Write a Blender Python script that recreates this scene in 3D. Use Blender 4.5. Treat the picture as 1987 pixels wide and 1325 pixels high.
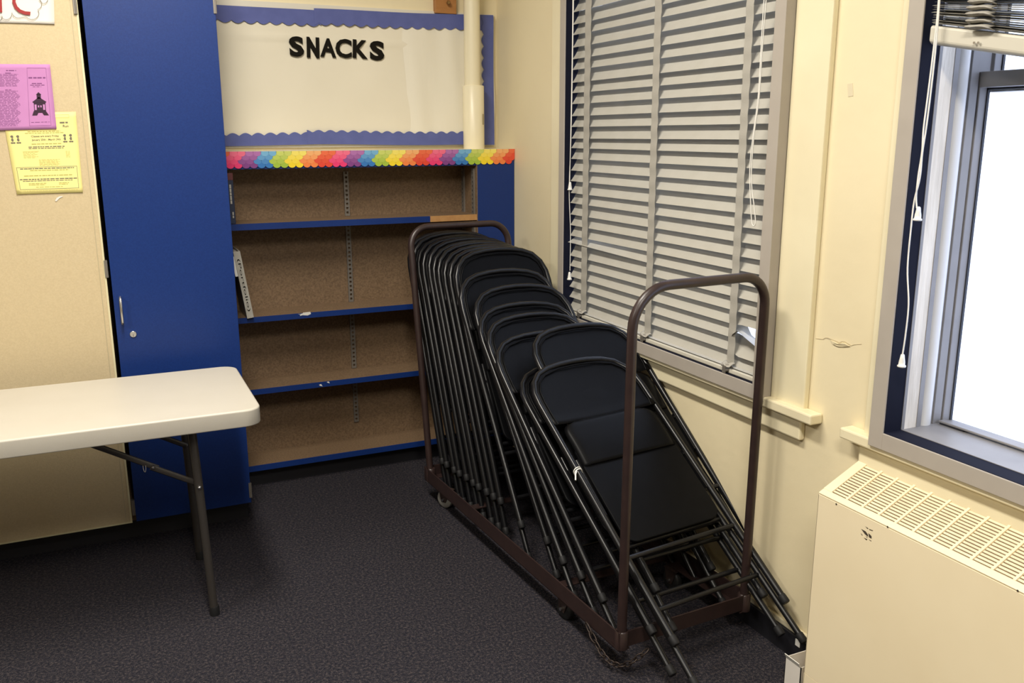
import bpy, bmesh, math, random
from mathutils import Vector, Matrix
random.seed(7)
for o in list(bpy.data.objects): bpy.data.objects.remove(o)
S = bpy.context.scene
COL = S.collection
PI = math.pi

# ---------------------------------------------------------------- camera
W, H, F = 1987.0, 1325.0, 1726.83
YAW, PIT, ROL = 0.43203316, 0.22897246, -0.00199687
CAM = Vector((0, 0, 1.6))
fw = Vector((math.sin(YAW)*math.cos(PIT), math.cos(YAW)*math.cos(PIT), -math.sin(PIT)))
r0 = Vector((math.cos(YAW), -math.sin(YAW), 0)); u0 = r0.cross(fw)
rt = r0*math.cos(ROL) + u0*math.sin(ROL); up = u0*math.cos(ROL) - r0*math.sin(ROL)
cd = bpy.data.cameras.new('camera'); cam = bpy.data.objects.new('camera', cd); COL.objects.link(cam)
cd.sensor_width = 36; cd.lens = 36*F/W; cd.clip_start = 0.02; cd.clip_end = 200
m = Matrix((rt, up, -fw)).transposed().to_4x4(); m.translation = CAM; cam.matrix_world = m
S.camera = cam
def px(u, v, ax, val):                      # a photograph pixel as a ray, met with a known plane
    d = rt*((u-W/2)/F) - up*((v-H/2)/F) + fw
    return CAM + d*((val-CAM[ax])/d[ax])

# ---------------------------------------------------------------- world, exposure
S.view_settings.view_transform = 'Standard'; S.view_settings.look = 'None'
S.view_settings.gamma = 1.0; S.view_settings.exposure = 0.0; S.view_settings.use_curve_mapping = False
wd = bpy.data.worlds.new('overcast_sky'); S.world = wd; wd.use_nodes = True
bg = wd.node_tree.nodes['Background']; bg.inputs[0].default_value = (0.66, 0.74, 1.0, 1); bg.inputs[1].default_value = 3.0
LIGHT_W = 84.0
LIGHT_COL = (1.0, 0.935, 0.83)
LAMPS = [(0.20, 2.25), (0.20, -0.15), (-2.3, 1.0)]

# ---------------------------------------------------------------- materials
def mat(name, col, rough=0.6, metal=0.0, spec=0.5, var=None, vscale=8.0, bump=0.0, bscale=60.0, coat=0.0, detail=3.0, stretch=None):
    M_ = bpy.data.materials.new(name); M_.use_nodes = True
    nt = M_.node_tree; b = nt.nodes['Principled BSDF']
    b.inputs['Base Color'].default_value = (*col, 1); b.inputs['Roughness'].default_value = rough
    b.inputs['Metallic'].default_value = metal; b.inputs['Specular IOR Level'].default_value = spec
    b.inputs['Coat Weight'].default_value = coat
    if var or bump:
        tc = nt.nodes.new('ShaderNodeTexCoord'); src = tc.outputs['Object']
        if stretch:
            mp = nt.nodes.new('ShaderNodeMapping'); mp.inputs['Scale'].default_value = stretch
            nt.links.new(src, mp.inputs[0]); src = mp.outputs[0]
    if var:
        n = nt.nodes.new('ShaderNodeTexNoise'); n.inputs['Scale'].default_value = vscale; n.inputs['Detail'].default_value = detail
        nt.links.new(src, n.inputs['Vector'])
        r = nt.nodes.new('ShaderNodeValToRGB'); e = r.color_ramp.elements
        e[0].position = 0.32; e[0].color = (*var, 1); e[1].position = 0.68; e[1].color = (*col, 1)
        nt.links.new(n.outputs['Fac'], r.inputs[0]); nt.links.new(r.outputs[0], b.inputs['Base Color'])
    if bump:
        n2 = nt.nodes.new('ShaderNodeTexNoise'); n2.inputs['Scale'].default_value = bscale; n2.inputs['Detail'].default_value = 4
        nt.links.new(src, n2.inputs['Vector'])
        bp = nt.nodes.new('ShaderNodeBump'); bp.inputs['Strength'].default_value = bump; bp.inputs['Distance'].default_value = 0.004
        nt.links.new(n2.outputs['Fac'], bp.inputs['Height']); nt.links.new(bp.outputs[0], b.inputs['Normal'])
    return M_
M = {}
M['wall'] = mat('cream_wall_paint', (0.80, 0.705, 0.475), 0.5, var=(0.765, 0.665, 0.44), vscale=2.5, bump=0.25, bscale=22)
M['trim'] = mat('cream_gloss_trim', (0.82, 0.745, 0.52), 0.35, var=(0.78, 0.70, 0.48), vscale=5, bump=0.12, bscale=30)
M['ceil'] = mat('ceiling_tile', (0.60, 0.57, 0.50), 0.9, bump=0.3, bscale=120)
M['blue'] = mat('blue_laminate', (0.0065, 0.031, 0.165), 0.42, spec=0.35, var=(0.0050, 0.025, 0.14), vscale=180, bump=0.05, bscale=300)
M['tack'] = mat('beige_tack_panel', (0.585, 0.475, 0.29), 0.75, var=(0.54, 0.435, 0.262), vscale=160, bump=0.2, bscale=400)
M['tackedge'] = mat('cream_panel_edge', (0.66, 0.60, 0.38), 0.5)
M['cove'] = mat('black_vinyl_base', (0.010, 0.010, 0.014), 0.55)
M['board'] = mat('particle_board', (0.215, 0.138, 0.076), 0.7, var=(0.125, 0.078, 0.041), vscale=140, detail=6, bump=0.1, bscale=200)
M['bareedge'] = mat('bare_wood_edge', (0.46, 0.25, 0.09), 0.6, var=(0.40, 0.20, 0.07), vscale=40)
M['steel'] = mat('zinc_steel', (0.23, 0.21, 0.185), 0.5, metal=0.5)
M['chrome'] = mat('satin_chrome', (0.62, 0.62, 0.62), 0.28, metal=1.0)
M['chair'] = mat('black_chair_enamel', (0.0032, 0.0033, 0.0040), 0.42, spec=0.11, var=(0.0024, 0.0025, 0.0031), vscale=30)
M['chairtube'] = mat('black_tube_enamel', (0.006, 0.006, 0.007), 0.28, spec=0.38)
M['rubber'] = mat('dark_rubber', (0.011, 0.011, 0.012), 0.6, spec=0.3)
M['cart'] = mat('brown_cart_enamel', (0.034, 0.0195, 0.0175), 0.36, spec=0.5, var=(0.026, 0.015, 0.014), vscale=25)
M['cartworn'] = mat('worn_brown_enamel', (0.045, 0.028, 0.023), 0.5, var=(0.02, 0.012, 0.011), vscale=40)
M['wheel'] = mat('black_wheel', (0.012, 0.012, 0.012), 0.5)
M['wheelgrey'] = mat('grey_wheel_tread', (0.25, 0.24, 0.22), 0.5)
M['chain'] = mat('dull_chain', (0.05, 0.036, 0.030), 0.5, metal=0.6)
M['plasticw'] = mat('white_plastic', (0.80, 0.79, 0.74), 0.4)
M['table'] = mat('offwhite_table_plastic', (0.56, 0.525, 0.45), 0.42, var=(0.54, 0.505, 0.43), vscale=6, bump=0.12, bscale=500)
M['legs'] = mat('grey_brown_leg_enamel', (0.042, 0.037, 0.033), 0.3, spec=0.5)
M['alu'] = mat('grey_aluminium_frame', (0.42, 0.38, 0.33), 0.5, var=(0.395, 0.355, 0.31), vscale=12)
M['alu2'] = mat('grey_sash_aluminium', (0.25, 0.24, 0.24), 0.45, var=(0.22, 0.212, 0.212), vscale=15)
M['navy'] = mat('navy_liner', (0.006, 0.007, 0.017), 0.8, spec=0.15)
M['oldpaint'] = mat('worn_white_paint', (0.86, 0.79, 0.68), 0.7, var=(0.62, 0.56, 0.47), vscale=9, stretch=(4, 4, 0.5), bump=0.4, bscale=40)
M['track'] = mat('pale_track', (0.66, 0.65, 0.63), 0.35)
M['gasket'] = mat('dark_gasket', (0.02, 0.022, 0.03), 0.6)
M['slat'] = mat('grey_blind_slat', (0.44, 0.42, 0.365), 0.45, var=(0.415, 0.395, 0.34), vscale=14)
M['tape'] = mat('grey_ladder_tape', (0.39, 0.37, 0.325), 0.85, bump=0.2, bscale=300)
M['railc'] = mat('cream_blind_rail', (0.60, 0.57, 0.48), 0.45)
M['cord'] = mat('white_cord', (0.82, 0.80, 0.74), 0.7)
M['rad'] = mat('cream_radiator_enamel', (0.90, 0.78, 0.54), 0.4, var=(0.87, 0.745, 0.505), vscale=4)
M['fin'] = mat('dusty_tan_fin', (0.82, 0.71, 0.50), 0.6, var=(0.74, 0.62, 0.43), vscale=30)
M['paper'] = mat('offwhite_butcher_paper', (0.78, 0.725, 0.585), 0.8, var=(0.745, 0.69, 0.55), vscale=3, bump=0.5, bscale=7)
M['paper2'] = mat('pale_butcher_paper', (0.79, 0.745, 0.62), 0.8, bump=0.6, bscale=8, stretch=(1.6, 1, 0.4))
M['border'] = mat('blue_border_card', (0.098, 0.120, 0.335), 0.75, var=(0.085, 0.105, 0.30), vscale=20)
M['whitetrim'] = mat('white_board_edge', (0.70, 0.66, 0.56), 0.6)
M['ink'] = mat('black_cut_paper', (0.010, 0.0085, 0.006), 0.85, spec=0.1)
M['print'] = mat('grey_print', (0.16, 0.14, 0.10), 0.8)
M['printp'] = mat('purple_print', (0.20, 0.06, 0.19), 0.8)
M['printpd'] = mat('dark_purple_print', (0.035, 0.012, 0.030), 0.8)
M['printy'] = mat('olive_print', (0.40, 0.35, 0.09), 0.8)
M['printyl'] = mat('pale_olive_print', (0.58, 0.51, 0.16), 0.8)
M['purple'] = mat('purple_paper', (0.52, 0.225, 0.475), 0.8, var=(0.495, 0.21, 0.45), vscale=15)
M['yellow'] = mat('yellow_paper', (0.87, 0.77, 0.29), 0.8)
M['whitepaper'] = mat('white_paper', (0.74, 0.70, 0.63), 0.8)
M['redink'] = mat('red_marker', (0.30, 0.022, 0.022), 0.7)
M['bookblue'] = mat('dark_blue_cover', (0.010, 0.018, 0.05), 0.5)
M['bookred'] = mat('dark_red_cover', (0.10, 0.018, 0.02), 0.5)
M['brownbook'] = mat('brown_red_cover', (0.09, 0.028, 0.018), 0.6)
M['binder'] = mat('grey_white_binder', (0.44, 0.42, 0.37), 0.6, var=(0.40, 0.38, 0.33), vscale=20)
M['pipe'] = mat('cream_pipe_paint', (0.82, 0.745, 0.53), 0.35)
M['woodbox'] = mat('orange_wood_block', (0.42, 0.19, 0.055), 0.5, var=(0.36, 0.155, 0.042), vscale=8, stretch=(1, 1, 6))
M['brass'] = mat('dull_brass', (0.35, 0.22, 0.09), 0.35, metal=0.9)
M['rust'] = mat('dark_scuff', (0.055, 0.04, 0.025), 0.8)
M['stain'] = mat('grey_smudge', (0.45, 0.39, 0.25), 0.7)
M['tapepatch'] = mat('yellowed_tape', (0.68, 0.60, 0.42), 0.6)
M['crack'] = mat('crack_shade_tone', (0.52, 0.44, 0.28), 0.8)  # shade inside the paint crack, put into the strip's colour
M['chip'] = mat('bare_chip', (0.72, 0.70, 0.64), 0.8)
M['lamp'] = mat('white_lamp_housing', (0.8, 0.8, 0.78), 0.5)
M['cardboard'] = mat('white_card', (0.72, 0.68, 0.62), 0.7)

def carpet_mat():
    m_ = bpy.data.materials.new('charcoal_loop_carpet'); m_.use_nodes = True; nt = m_.node_tree; b = nt.nodes['Principled BSDF']
    tc = nt.nodes.new('ShaderNodeTexCoord')
    v = nt.nodes.new('ShaderNodeTexVoronoi'); v.inputs['Scale'].default_value = 200
    n = nt.nodes.new('ShaderNodeTexNoise'); n.inputs['Scale'].default_value = 110; n.inputs['Detail'].default_value = 5
    n3 = nt.nodes.new('ShaderNodeTexNoise'); n3.inputs['Scale'].default_value = 330; n3.inputs['Detail'].default_value = 2
    for x in (v, n, n3): nt.links.new(tc.outputs['Object'], x.inputs['Vector'])
    r = nt.nodes.new('ShaderNodeValToRGB'); e = r.color_ramp.elements
    e[0].position = 0.36; e[0].color = (0.009, 0.0095, 0.016, 1)
    e[1].position = 0.64; e[1].color = (0.085, 0.070, 0.070, 1)
    k = e.new(0.5); k.color = (0.023, 0.022, 0.029, 1)
    mx = nt.nodes.new('ShaderNodeMath'); mx.operation = 'ADD'
    h = nt.nodes.new('ShaderNodeMath'); h.operation = 'MULTIPLY'; h.inputs[1].default_value = 0.5
    h2 = nt.nodes.new('ShaderNodeMath'); h2.operation = 'MULTIPLY'; h2.inputs[1].default_value = 0.5
    nt.links.new(n.outputs['Fac'], h.inputs[0]); nt.links.new(n3.outputs['Fac'], h2.inputs[0])
    nt.links.new(h.outputs[0], mx.inputs[0]); nt.links.new(h2.outputs[0], mx.inputs[1])
    nt.links.new(mx.outputs[0], r.inputs[0]); nt.links.new(r.outputs[0], b.inputs['Base Color'])
    b.inputs['Roughness'].default_value = 0.95; b.inputs['Specular IOR Level'].default_value = 0.15
    bp = nt.nodes.new('ShaderNodeBump'); bp.inputs['Strength'].default_value = 0.9; bp.inputs['Distance'].default_value = 0.004; bp.invert = True
    nt.links.new(v.outputs['Distance'], bp.inputs['Height']); nt.links.new(bp.outputs[0], b.inputs['Normal'])
    return m_
M['carpet'] = carpet_mat()
def glass_mat():
    m_ = bpy.data.materials.new('window_glass'); m_.use_nodes = True; nt = m_.node_tree
    for n in list(nt.nodes): nt.nodes.remove(n)
    o = nt.nodes.new('ShaderNodeOutputMaterial'); t = nt.nodes.new('ShaderNodeBsdfTransparent'); g = nt.nodes.new('ShaderNodeBsdfGlossy')
    t.inputs[0].default_value = (0.97, 0.985, 0.98, 1); g.inputs['Roughness'].default_value = 0.02
    x = nt.nodes.new('ShaderNodeMixShader'); x.inputs[0].default_value = 0.05
    nt.links.new(t.outputs[0], x.inputs[1]); nt.links.new(g.outputs[0], x.inputs[2]); nt.links.new(x.outputs[0], o.inputs[0])
    return m_
M['glass'] = glass_mat()

# ---------------------------------------------------------------- mesh helpers
class MB:
    def __init__(s): s.v = []; s.f = []; s.mi = []; s.sm = []
    def add(s, vs, fs, mi=0, smooth=False):
        o = len(s.v); s.v += [Vector(p) for p in vs]
        for f in fs: s.f.append([i+o for i in f]); s.mi.append(mi); s.sm.append(smooth)
        return s
    def box(s, a, b, mi=0, R=None, c=None):
        x0, y0, z0 = a; x1, y1, z1 = b
        vs = [Vector(p) for p in ((x0,y0,z0),(x1,y0,z0),(x1,y1,z0),(x0,y1,z0),(x0,y0,z1),(x1,y0,z1),(x1,y1,z1),(x0,y1,z1))]
        if R is not None: vs = [R @ p + (Vector(c) if c is not None else Vector()) for p in vs]
        return s.add(vs, [(0,3,2,1),(4,5,6,7),(0,1,5,4),(1,2,6,5),(2,3,7,6),(3,0,4,7)], mi)
    def tube(s, pts, r, seg=10, mi=0, closed=False, caps=True, flat=1.0, ref=None):
        pts = [Vector(p) for p in pts]; n = len(pts); vs = []; rr = r if isinstance(r, (list, tuple)) else [r]*n
        t0 = None; nrm = None
        for i in range(n):
            if closed: t = pts[(i+1) % n]-pts[i-1]
            else: t = pts[min(i+1, n-1)]-pts[max(i-1, 0)]
            t.normalize()
            if nrm is None:
                a = Vector(ref) if ref else (Vector((0,0,1)) if abs(t.z) < 0.9 else Vector((1,0,0)))
                nrm = (a - t*a.dot(t)).normalized()
            else:
                nrm = (nrm - t*nrm.dot(t)).normalized()
            b = t.cross(nrm)
            for k in range(seg):
                an = 2*PI*k/seg
                vs.append(pts[i] + nrm*(math.cos(an)*rr[i]) + b*(math.sin(an)*rr[i]*flat))
        fs = []
        for i in range(n if closed else n-1):
            j = (i+1) % n
            for k in range(seg):
                l = (k+1) % seg; fs.append((i*seg+k, i*seg+l, j*seg+l, j*seg+k))
        s.add(vs, fs, mi, True)
        if caps and not closed:
            s.add(vs[:seg], [tuple(range(seg))[::-1]], mi); s.add(vs[-seg:], [tuple(range(seg))], mi)
        return s
    def grid(s, fn, nu, nv, mi=0, smooth=True):
        vs = [fn(i/nu, j/nv) for j in range(nv+1) for i in range(nu+1)]
        fs = [(j*(nu+1)+i, j*(nu+1)+i+1, (j+1)*(nu+1)+i+1, (j+1)*(nu+1)+i) for j in range(nv) for i in range(nu)]
        return s.add(vs, fs, mi, smooth)
    def prism(s, poly, fn, t, mi=0):          # poly: 2D outline, fn(a,b,h)->3D, thickness t
        n = len(poly)
        vs = [fn(a, b, 0) for a, b in poly] + [fn(a, b, t) for a, b in poly]
        fs = [tuple(range(n))[::-1], tuple(range(n, 2*n))] + [(i, (i+1) % n, n+(i+1) % n, n+i) for i in range(n)]
        return s.add(vs, fs, mi)
    def strip(s, top, bot, fn, t, mi=0):      # two equal-length 2D polylines as a slab
        n = len(top); p = [fn(a, b, 0) for a, b in top]+[fn(a, b, 0) for a, b in bot]+[fn(a, b, t) for a, b in top]+[fn(a, b, t) for a, b in bot]
        fs = []
        for i in range(n-1):
            fs += [(i, i+1, n+i+1, n+i), (2*n+i, 3*n+i, 3*n+i+1, 2*n+i+1), (i, 2*n+i, 2*n+i+1, i+1), (n+i, n+i+1, 3*n+i+1, 3*n+i)]
        fs += [(0, n, 3*n, 2*n), (n-1, 3*n-1, 4*n-1, 2*n-1)]
        return s.add(p, fs, mi)
    def lathe(s, prof, c, ax=(0,0,1), seg=20, mi=0):
        ax = Vector(ax).normalized(); a = Vector((1,0,0)) if abs(ax.x) < 0.9 else Vector((0,1,0))
        e1 = (a-ax*a.dot(ax)).normalized(); e2 = ax.cross(e1); c = Vector(c)
        vs = [c+ax*h+(e1*math.cos(2*PI*k/seg)+e2*math.sin(2*PI*k/seg))*r for r, h in prof for k in range(seg)]
        fs = [(i*seg+k, i*seg+(k+1) % seg, (i+1)*seg+(k+1) % seg, (i+1)*seg+k) for i in range(len(prof)-1) for k in range(seg)]
        s.add(vs, fs, mi, True)
        s.add(vs[:seg], [tuple(range(seg))[::-1]], mi); s.add(vs[-seg:], [tuple(range(seg))], mi)
        return s
    def xf(s, R, t=(0,0,0)):
        t = Vector(t); s.v = [R @ p + t for p in s.v]; return s
    def mesh(s, name, mats):
        me = bpy.data.meshes.new(name); me.from_pydata([tuple(p) for p in s.v], [], s.f)
        if not isinstance(mats, (list, tuple)): mats = [mats]
        for x in mats: me.materials.append(M[x])
        for p, a, b in zip(me.polygons, s.mi, s.sm): p.material_index = a; p.use_smooth = b
        bm = bmesh.new(); bm.from_mesh(me); bmesh.ops.recalc_face_normals(bm, faces=bm.faces); bm.to_mesh(me); bm.free()
        me.update(); return me
    def build(s, name, mats, parent=None, bevel=0.0, seg=2):
        o = bpy.data.objects.new(name, s.mesh(name, mats)); COL.objects.link(o)
        if parent is not None: o.parent = parent
        if bevel:
            bv = o.modifiers.new('bevel', 'BEVEL'); bv.width = bevel; bv.segments = seg; bv.limit_method = 'ANGLE'; bv.angle_limit = math.radians(40)
        return o
def tag(o, label, cat, group=None):
    o['label'] = label; o['category'] = cat
    if group: o['group'] = group
    return o
def struct(o, label=None):
    o['kind'] = 'structure'
    if label: o['label'] = label
    return o
def empty(name, loc=(0,0,0)):
    o = bpy.data.objects.new(name, None); COL.objects.link(o); o.location = loc; o.empty_display_size = 0.05; return o
def relink(o, parent):                       # world-space mesh under an empty that stands elsewhere
    o.parent = parent; o.matrix_parent_inverse = Matrix.Translation(-parent.location); return o
def copy_tree(o, parent=None):
    c = o.copy(); COL.objects.link(c)
    if parent is not None: c.parent = parent
    for ch in list(o.children): copy_tree(ch, c)
    return c
def arc(cx, cy, r, a0, a1, n):
    return [(cx+r*math.cos(a0+(a1-a0)*i/n), cy+r*math.sin(a0+(a1-a0)*i/n)) for i in range(n+1)]
def rrect(x0, y0, x1, y1, r, n=6):
    return arc(x1-r, y0+r, r, -PI/2, 0, n)+arc(x1-r, y1-r, r, 0, PI/2, n)+arc(x0+r, y1-r, r, PI/2, PI, n)+arc(x0+r, y0+r, r, PI, 1.5*PI, n)
def text_poly(txt, bold=0.0, shear=0.0):
    cu = bpy.data.curves.new('t', 'FONT'); cu.body = txt; cu.offset = bold; cu.shear = shear; cu.resolution_u = 3
    ob = bpy.data.objects.new('t', cu); COL.objects.link(ob)
    bpy.context.view_layer.update()
    me = bpy.data.meshes.new_from_object(ob.evaluated_get(bpy.context.evaluated_depsgraph_get()))
    vs = [v.co.copy() for v in me.vertices]; fs = [tuple(p.vertices) for p in me.polygons]
    bpy.data.objects.remove(ob); bpy.data.curves.remove(cu); bpy.data.meshes.remove(me)
    if not vs: return [], [], 1
    x0 = min(v.x for v in vs); x1 = max(v.x for v in vs); y0 = min(v.y for v in vs); y1 = max(v.y for v in vs)
    w, h = max(x1-x0, 1e-6), max(y1-y0, 1e-6)
    return [((v.x-x0)/w, (v.y-y0)/h) for v in vs], fs, w/h

# ---------------------------------------------------------------- room shell
XR, YB, XL, YF, ZC = 1.86, 4.21, -6.4, -5.2, 3.2
WT = 0.195
fl = struct(MB().box((XL, YF, -0.1), (XR+WT, YB+0.2, 0)).build('floor', 'carpet'), 'charcoal loop pile carpet with fine speckle')
struct(MB().box((XL-0.1, YF-0.1, ZC), (XR+WT, YB+0.2, ZC+0.1)).build('ceiling', 'ceil'))
struct(MB().box((XL-0.1, YB, -0.1), (XR+WT, YB+0.2, ZC)).build('wall_back', 'wall'), 'cream painted wall behind the bulletin board')
struct(MB().box((XL-0.1, YF, -0.1), (XL, YB, ZC)).build('wall_left', 'wall'))
struct(MB().box((XL-0.1, YF-0.1, -0.1), (XR+WT, YF, ZC)).build('wall_front', 'wall'))
# window openings in the right wall (y0,y1,z0,z1)
OW1 = (2.109, 3.402, 0.823, 2.566); OW2 = (0.184, 1.614, 0.823, 2.566)
mb = MB()
ys = [YF, OW2[0], OW2[1], OW1[0], OW1[1], YB]
for i in range(5):
    a, b = ys[i], ys[i+1]
    if i in (1, 3):
        mb.box((XR, a, -0.1), (XR+WT, b, 0.823)); mb.box((XR, a, 2.566), (XR+WT, b, ZC))
    else: mb.box((XR, a, -0.1), (XR+WT, b, ZC))
wr = struct(mb.build('wall_right', 'wall'), 'cream plaster wall with windows and cracked paint')
# crack in the plaster, a lifted flake, a smudge, tape patch
c0 = px(1620, 660, 0, XR)
def wpt(u, v, d=0.0015): p = px(u, v, 0, XR); p.x -= d; return p
mb = MB()
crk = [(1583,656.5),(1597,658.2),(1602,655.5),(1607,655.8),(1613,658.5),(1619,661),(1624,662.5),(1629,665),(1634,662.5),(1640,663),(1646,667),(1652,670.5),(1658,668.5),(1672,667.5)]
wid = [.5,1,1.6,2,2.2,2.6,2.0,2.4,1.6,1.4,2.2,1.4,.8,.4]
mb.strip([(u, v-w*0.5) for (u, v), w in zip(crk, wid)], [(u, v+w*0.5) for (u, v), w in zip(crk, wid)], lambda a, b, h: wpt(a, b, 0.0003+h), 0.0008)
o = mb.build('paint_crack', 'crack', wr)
fk = [(1613,660),(1622,663.5),(1629,667),(1636,665),(1642,666.5),(1650,671.5),(1638,673),(1627,671.5),(1618,667)]
MB().prism(fk, lambda a, b, h: wpt(a, b, 0.0005+h*(1+0.5*math.sin(a))), 0.004).build('paint_flake', 'wall', wr)
MB().prism([(1645,163),(1655,161),(1656,186),(1646,188)], lambda a, b, h: wpt(a, b, h), 0.001).build('tape_patch', 'tapepatch', wr)
# black vinyl base with a cream bead above it
struct(MB().box((1.838, YF, 0), (XR, 3.95, 0.078)).build('baseboard_right', 'cove'), 'black vinyl base along the window wall')
mb = MB(); mb.box((1.846, YF, 0.078), (XR, 3.95, 0.098)); struct(mb.build('trim_1', 'trim', None, 0.004), 'thin cream bead above the black base')

# ---------------------------------------------------------------- windows
def window(name, y0, y1, open_view, lab):
    """y0 near .. y1 far: outer edges of the metal frame"""
    w = empty(name, (XR, (y0+y1)/2, 0.79)); struct(w, lab)
    P_ = lambda mb, n, m_, bev=0.0: relink(mb.build(n, m_, None, bev), w)
    xf0, xf1 = 1.805, 1.842; fw_ = 0.046; z0, z1 = 0.79, 2.60
    # wooden casing, stool and apron of the old window
    cz = 2.75
    P_(MB().box((1.84, y1, 0.80), (XR, y1+(0.05 if open_view else 0.14), cz)), 'casing', 'trim', 0.004)
    P_(MB().box((1.84, y0-0.145, 0.80), (XR, y0, cz)), 'casing', 'trim', 0.004)
    P_(MB().box((1.84, y0-0.145, 2.60), (XR, y1+0.05, cz)), 'casing', 'trim', 0.004)
    sy0, sy1 = y0-0.205, y1+(0.11 if open_view else 0.2)
    P_(MB().box((1.813, sy0, 0.774), (XR, sy1, 0.805)), 'stool', 'trim', 0.005)
    P_(MB().box((1.838, sy0+0.065, 0.703), (XR, sy1-0.05, 0.776)), 'apron', 'trim', 0.006)
    # metal frame that boxes the opening
    P_(MB().box((xf0, y1-fw_, z0), (xf1, y1, z1)), 'frame_stile', 'alu', 0.002)
    P_(MB().box((xf0, y0, z0), (xf1, y0+fw_, z1)), 'frame_stile', 'alu', 0.002)
    P_(MB().box((xf0+0.0005, y0+fw_-0.001, z0), (xf1, y1-fw_+0.001, z0+fw_)), 'frame_rail', 'alu', 0.002)
    P_(MB().box((xf0+0.0005, y0+fw_-0.001, z1-fw_), (xf1, y1-fw_+0.001, z1)), 'frame_rail', 'alu', 0.002)
    a, b, c, d = y0+fw_, y1-fw_, z0+fw_, z1-fw_
    # reveal built up in layers, room side to street side
    def ring(n, m_, xa, xb, t, bev=0.0, sides='lrbt'):
        if 'l' in sides: P_(MB().box((xa, b-t, c), (xb, b+0.012, d)), n, m_, bev)
        if 'r' in sides: P_(MB().box((xa, a-0.012, c), (xb, a+t, d)), n, m_, bev)
        if 'b' in sides: P_(MB().box((xa, a-0.012, c-0.012), (xb, b+0.012, c+t)), n, m_, bev)
        if 't' in sides: P_(MB().box((xa, a-0.012, d-t), (xb, b+0.012, d+0.012)), n, m_, bev)
    ring('liner', 'navy', xf0+0.004, 1.868 if open_view else 1.93, 0.0015)
    ring('reveal', 'alu2', 1.93, 2.0545, -0.001)
    ring('edge_strip', 'alu2', 1.868, 1.878, 0.003)
    ring('painted_stop', 'oldpaint', 1.878, 1.921, 0.0025, 0.0, 'lr')
    ring('sill_plate', 'alu2', 1.878, 2.016, 0.002, 0.0, 'b')
    ring('inner_stop', 'alu2', 1.921, 1.938, 0.004, 0.001, 'lrt')
    for yy in (b+0.016, a-0.016):
        P_(MB().tube([(1.961, yy, c), (1.961, yy, d)], 0.024, 20, flat=1.0), 'spring_track', 'track')
    ring('outer_stop', 'alu2', 1.984, 2.012, 0.0035, 0.001, 'lrt')
    P_(MB().box((2.010, a, c-0.034), (2.09, b, c-0.020)), 'outer_sill', 'alu2', 0.002)
    # sashes
    def sash(xc, za, zb, t, nm):
        P_(MB().box((xc, b-0.005, za), (xc+0.036, b+0.0115, zb)), 'sash_stile', 'alu2', 0.002)
        P_(MB().box((xc, a-0.0115, za), (xc+0.036, a+0.005, zb)), 'sash_stile', 'alu2', 0.002)
        P_(MB().box((xc-0.001, a+0.004, za), (xc+0.037, b-0.004, za+t)), 'sash_rail', 'alu2', 0.002)
        P_(MB().box((xc-0.001, a+0.004, zb-t), (xc+0.037, b-0.004, zb)), 'sash_rail', 'alu2', 0.002)
        g = 0.005
        for (q0, q1) in (((b-0.008, za+t), (b-0.004, zb-t)), ((a+0.004, za+t), (a+0.008, zb-t))):
            P_(MB().box((xc+0.026, q0[0], q0[1]), (xc+0.034, q1[0], q1[1])), 'gasket', 'gasket')
        P_(MB().box((xc+0.026, a+0.004, zb-t-g), (xc+0.034, b-0.004, zb-t)), 'gasket', 'gasket')
        P_(MB().box((xc+0.029, a+0.004, za+t-0.001), (xc+0.032, b-0.004, zb-t+0.001)), 'pane', 'glass')
    sash(2.018, c-0.032, 1.748, 0.038, 'lower')
    sash(2.060, 1.700, d, 0.036, 'upper')
    # lift rail on the lower sash
    P_(MB().box((1.996, a+0.02, c+0.007), (2.020, b-0.010, c+0.013)), 'lift_rail', 'alu2', 0.002)
    P_(MB().box((1.999, b-0.085, c+0.001), (2.018, b-0.012, c+0.0075)), 'latch_pad', 'gasket')
    return w
win1 = window('window_1', 2.075, 3.436, False, 'grey aluminium window behind the closed blind')
win2 = window('window_2', 0.15, 1.648, True, 'open-view grey aluminium window above the radiator')

# ---------------------------------------------------------------- venetian blinds
def slat_fn(y0, y1, zc, xc, tilt, w=0.064, crown=-0.004, twist=None):
    def fn(u, v):
        y = y0+(y1-y0)*u; t = tilt; dz = 0
        if twist:
            t, dz = twist(y, tilt)
        s = (v-0.5)*w; cr = crown*(1-(2*v-1)**2)
        dx, dzz = -math.sin(t)*cr, math.cos(t)*cr          # crown normal
        return Vector((xc + math.cos(t)*s - math.sin(t)*cr, y, zc + dz + math.sin(t)*s + math.cos(t)*cr*0.6))
    return fn
def tassel(c, parent, tail=None):
    return relink(MB().lathe([(0.002,0.030),(0.0045,0.028),(0.006,0.018),(0.0075,0.010),(0.008,0.002),(0.0105,0.0),(0.0105,-0.0035),(0.009,-0.004)], c, seg=14).build('tassel', 'plasticw'), parent)
BX = 1.853
bl = empty('venetian_blind', (BX, 2.75, 0.84)); tag(bl, 'grey venetian blind lowered and shut, with one bent slat', 'blind')
TIL = math.radians(60)      # lower edge towards the room
zb0, pitch = 0.889, 0.0452
yA, yB = 2.125, 3.384
NS = 38
base_me = MB().grid(slat_fn(yA, yB, 0, 0, TIL), 10, 6).mesh('slat', 'slat')
zbent = px(1440, 637, 0, BX).z; zbent2 = px(1118, 460, 0, BX).z
kb = round((zbent-zb0)/pitch); kb2 = round((zbent2-zb0)/pitch)
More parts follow.
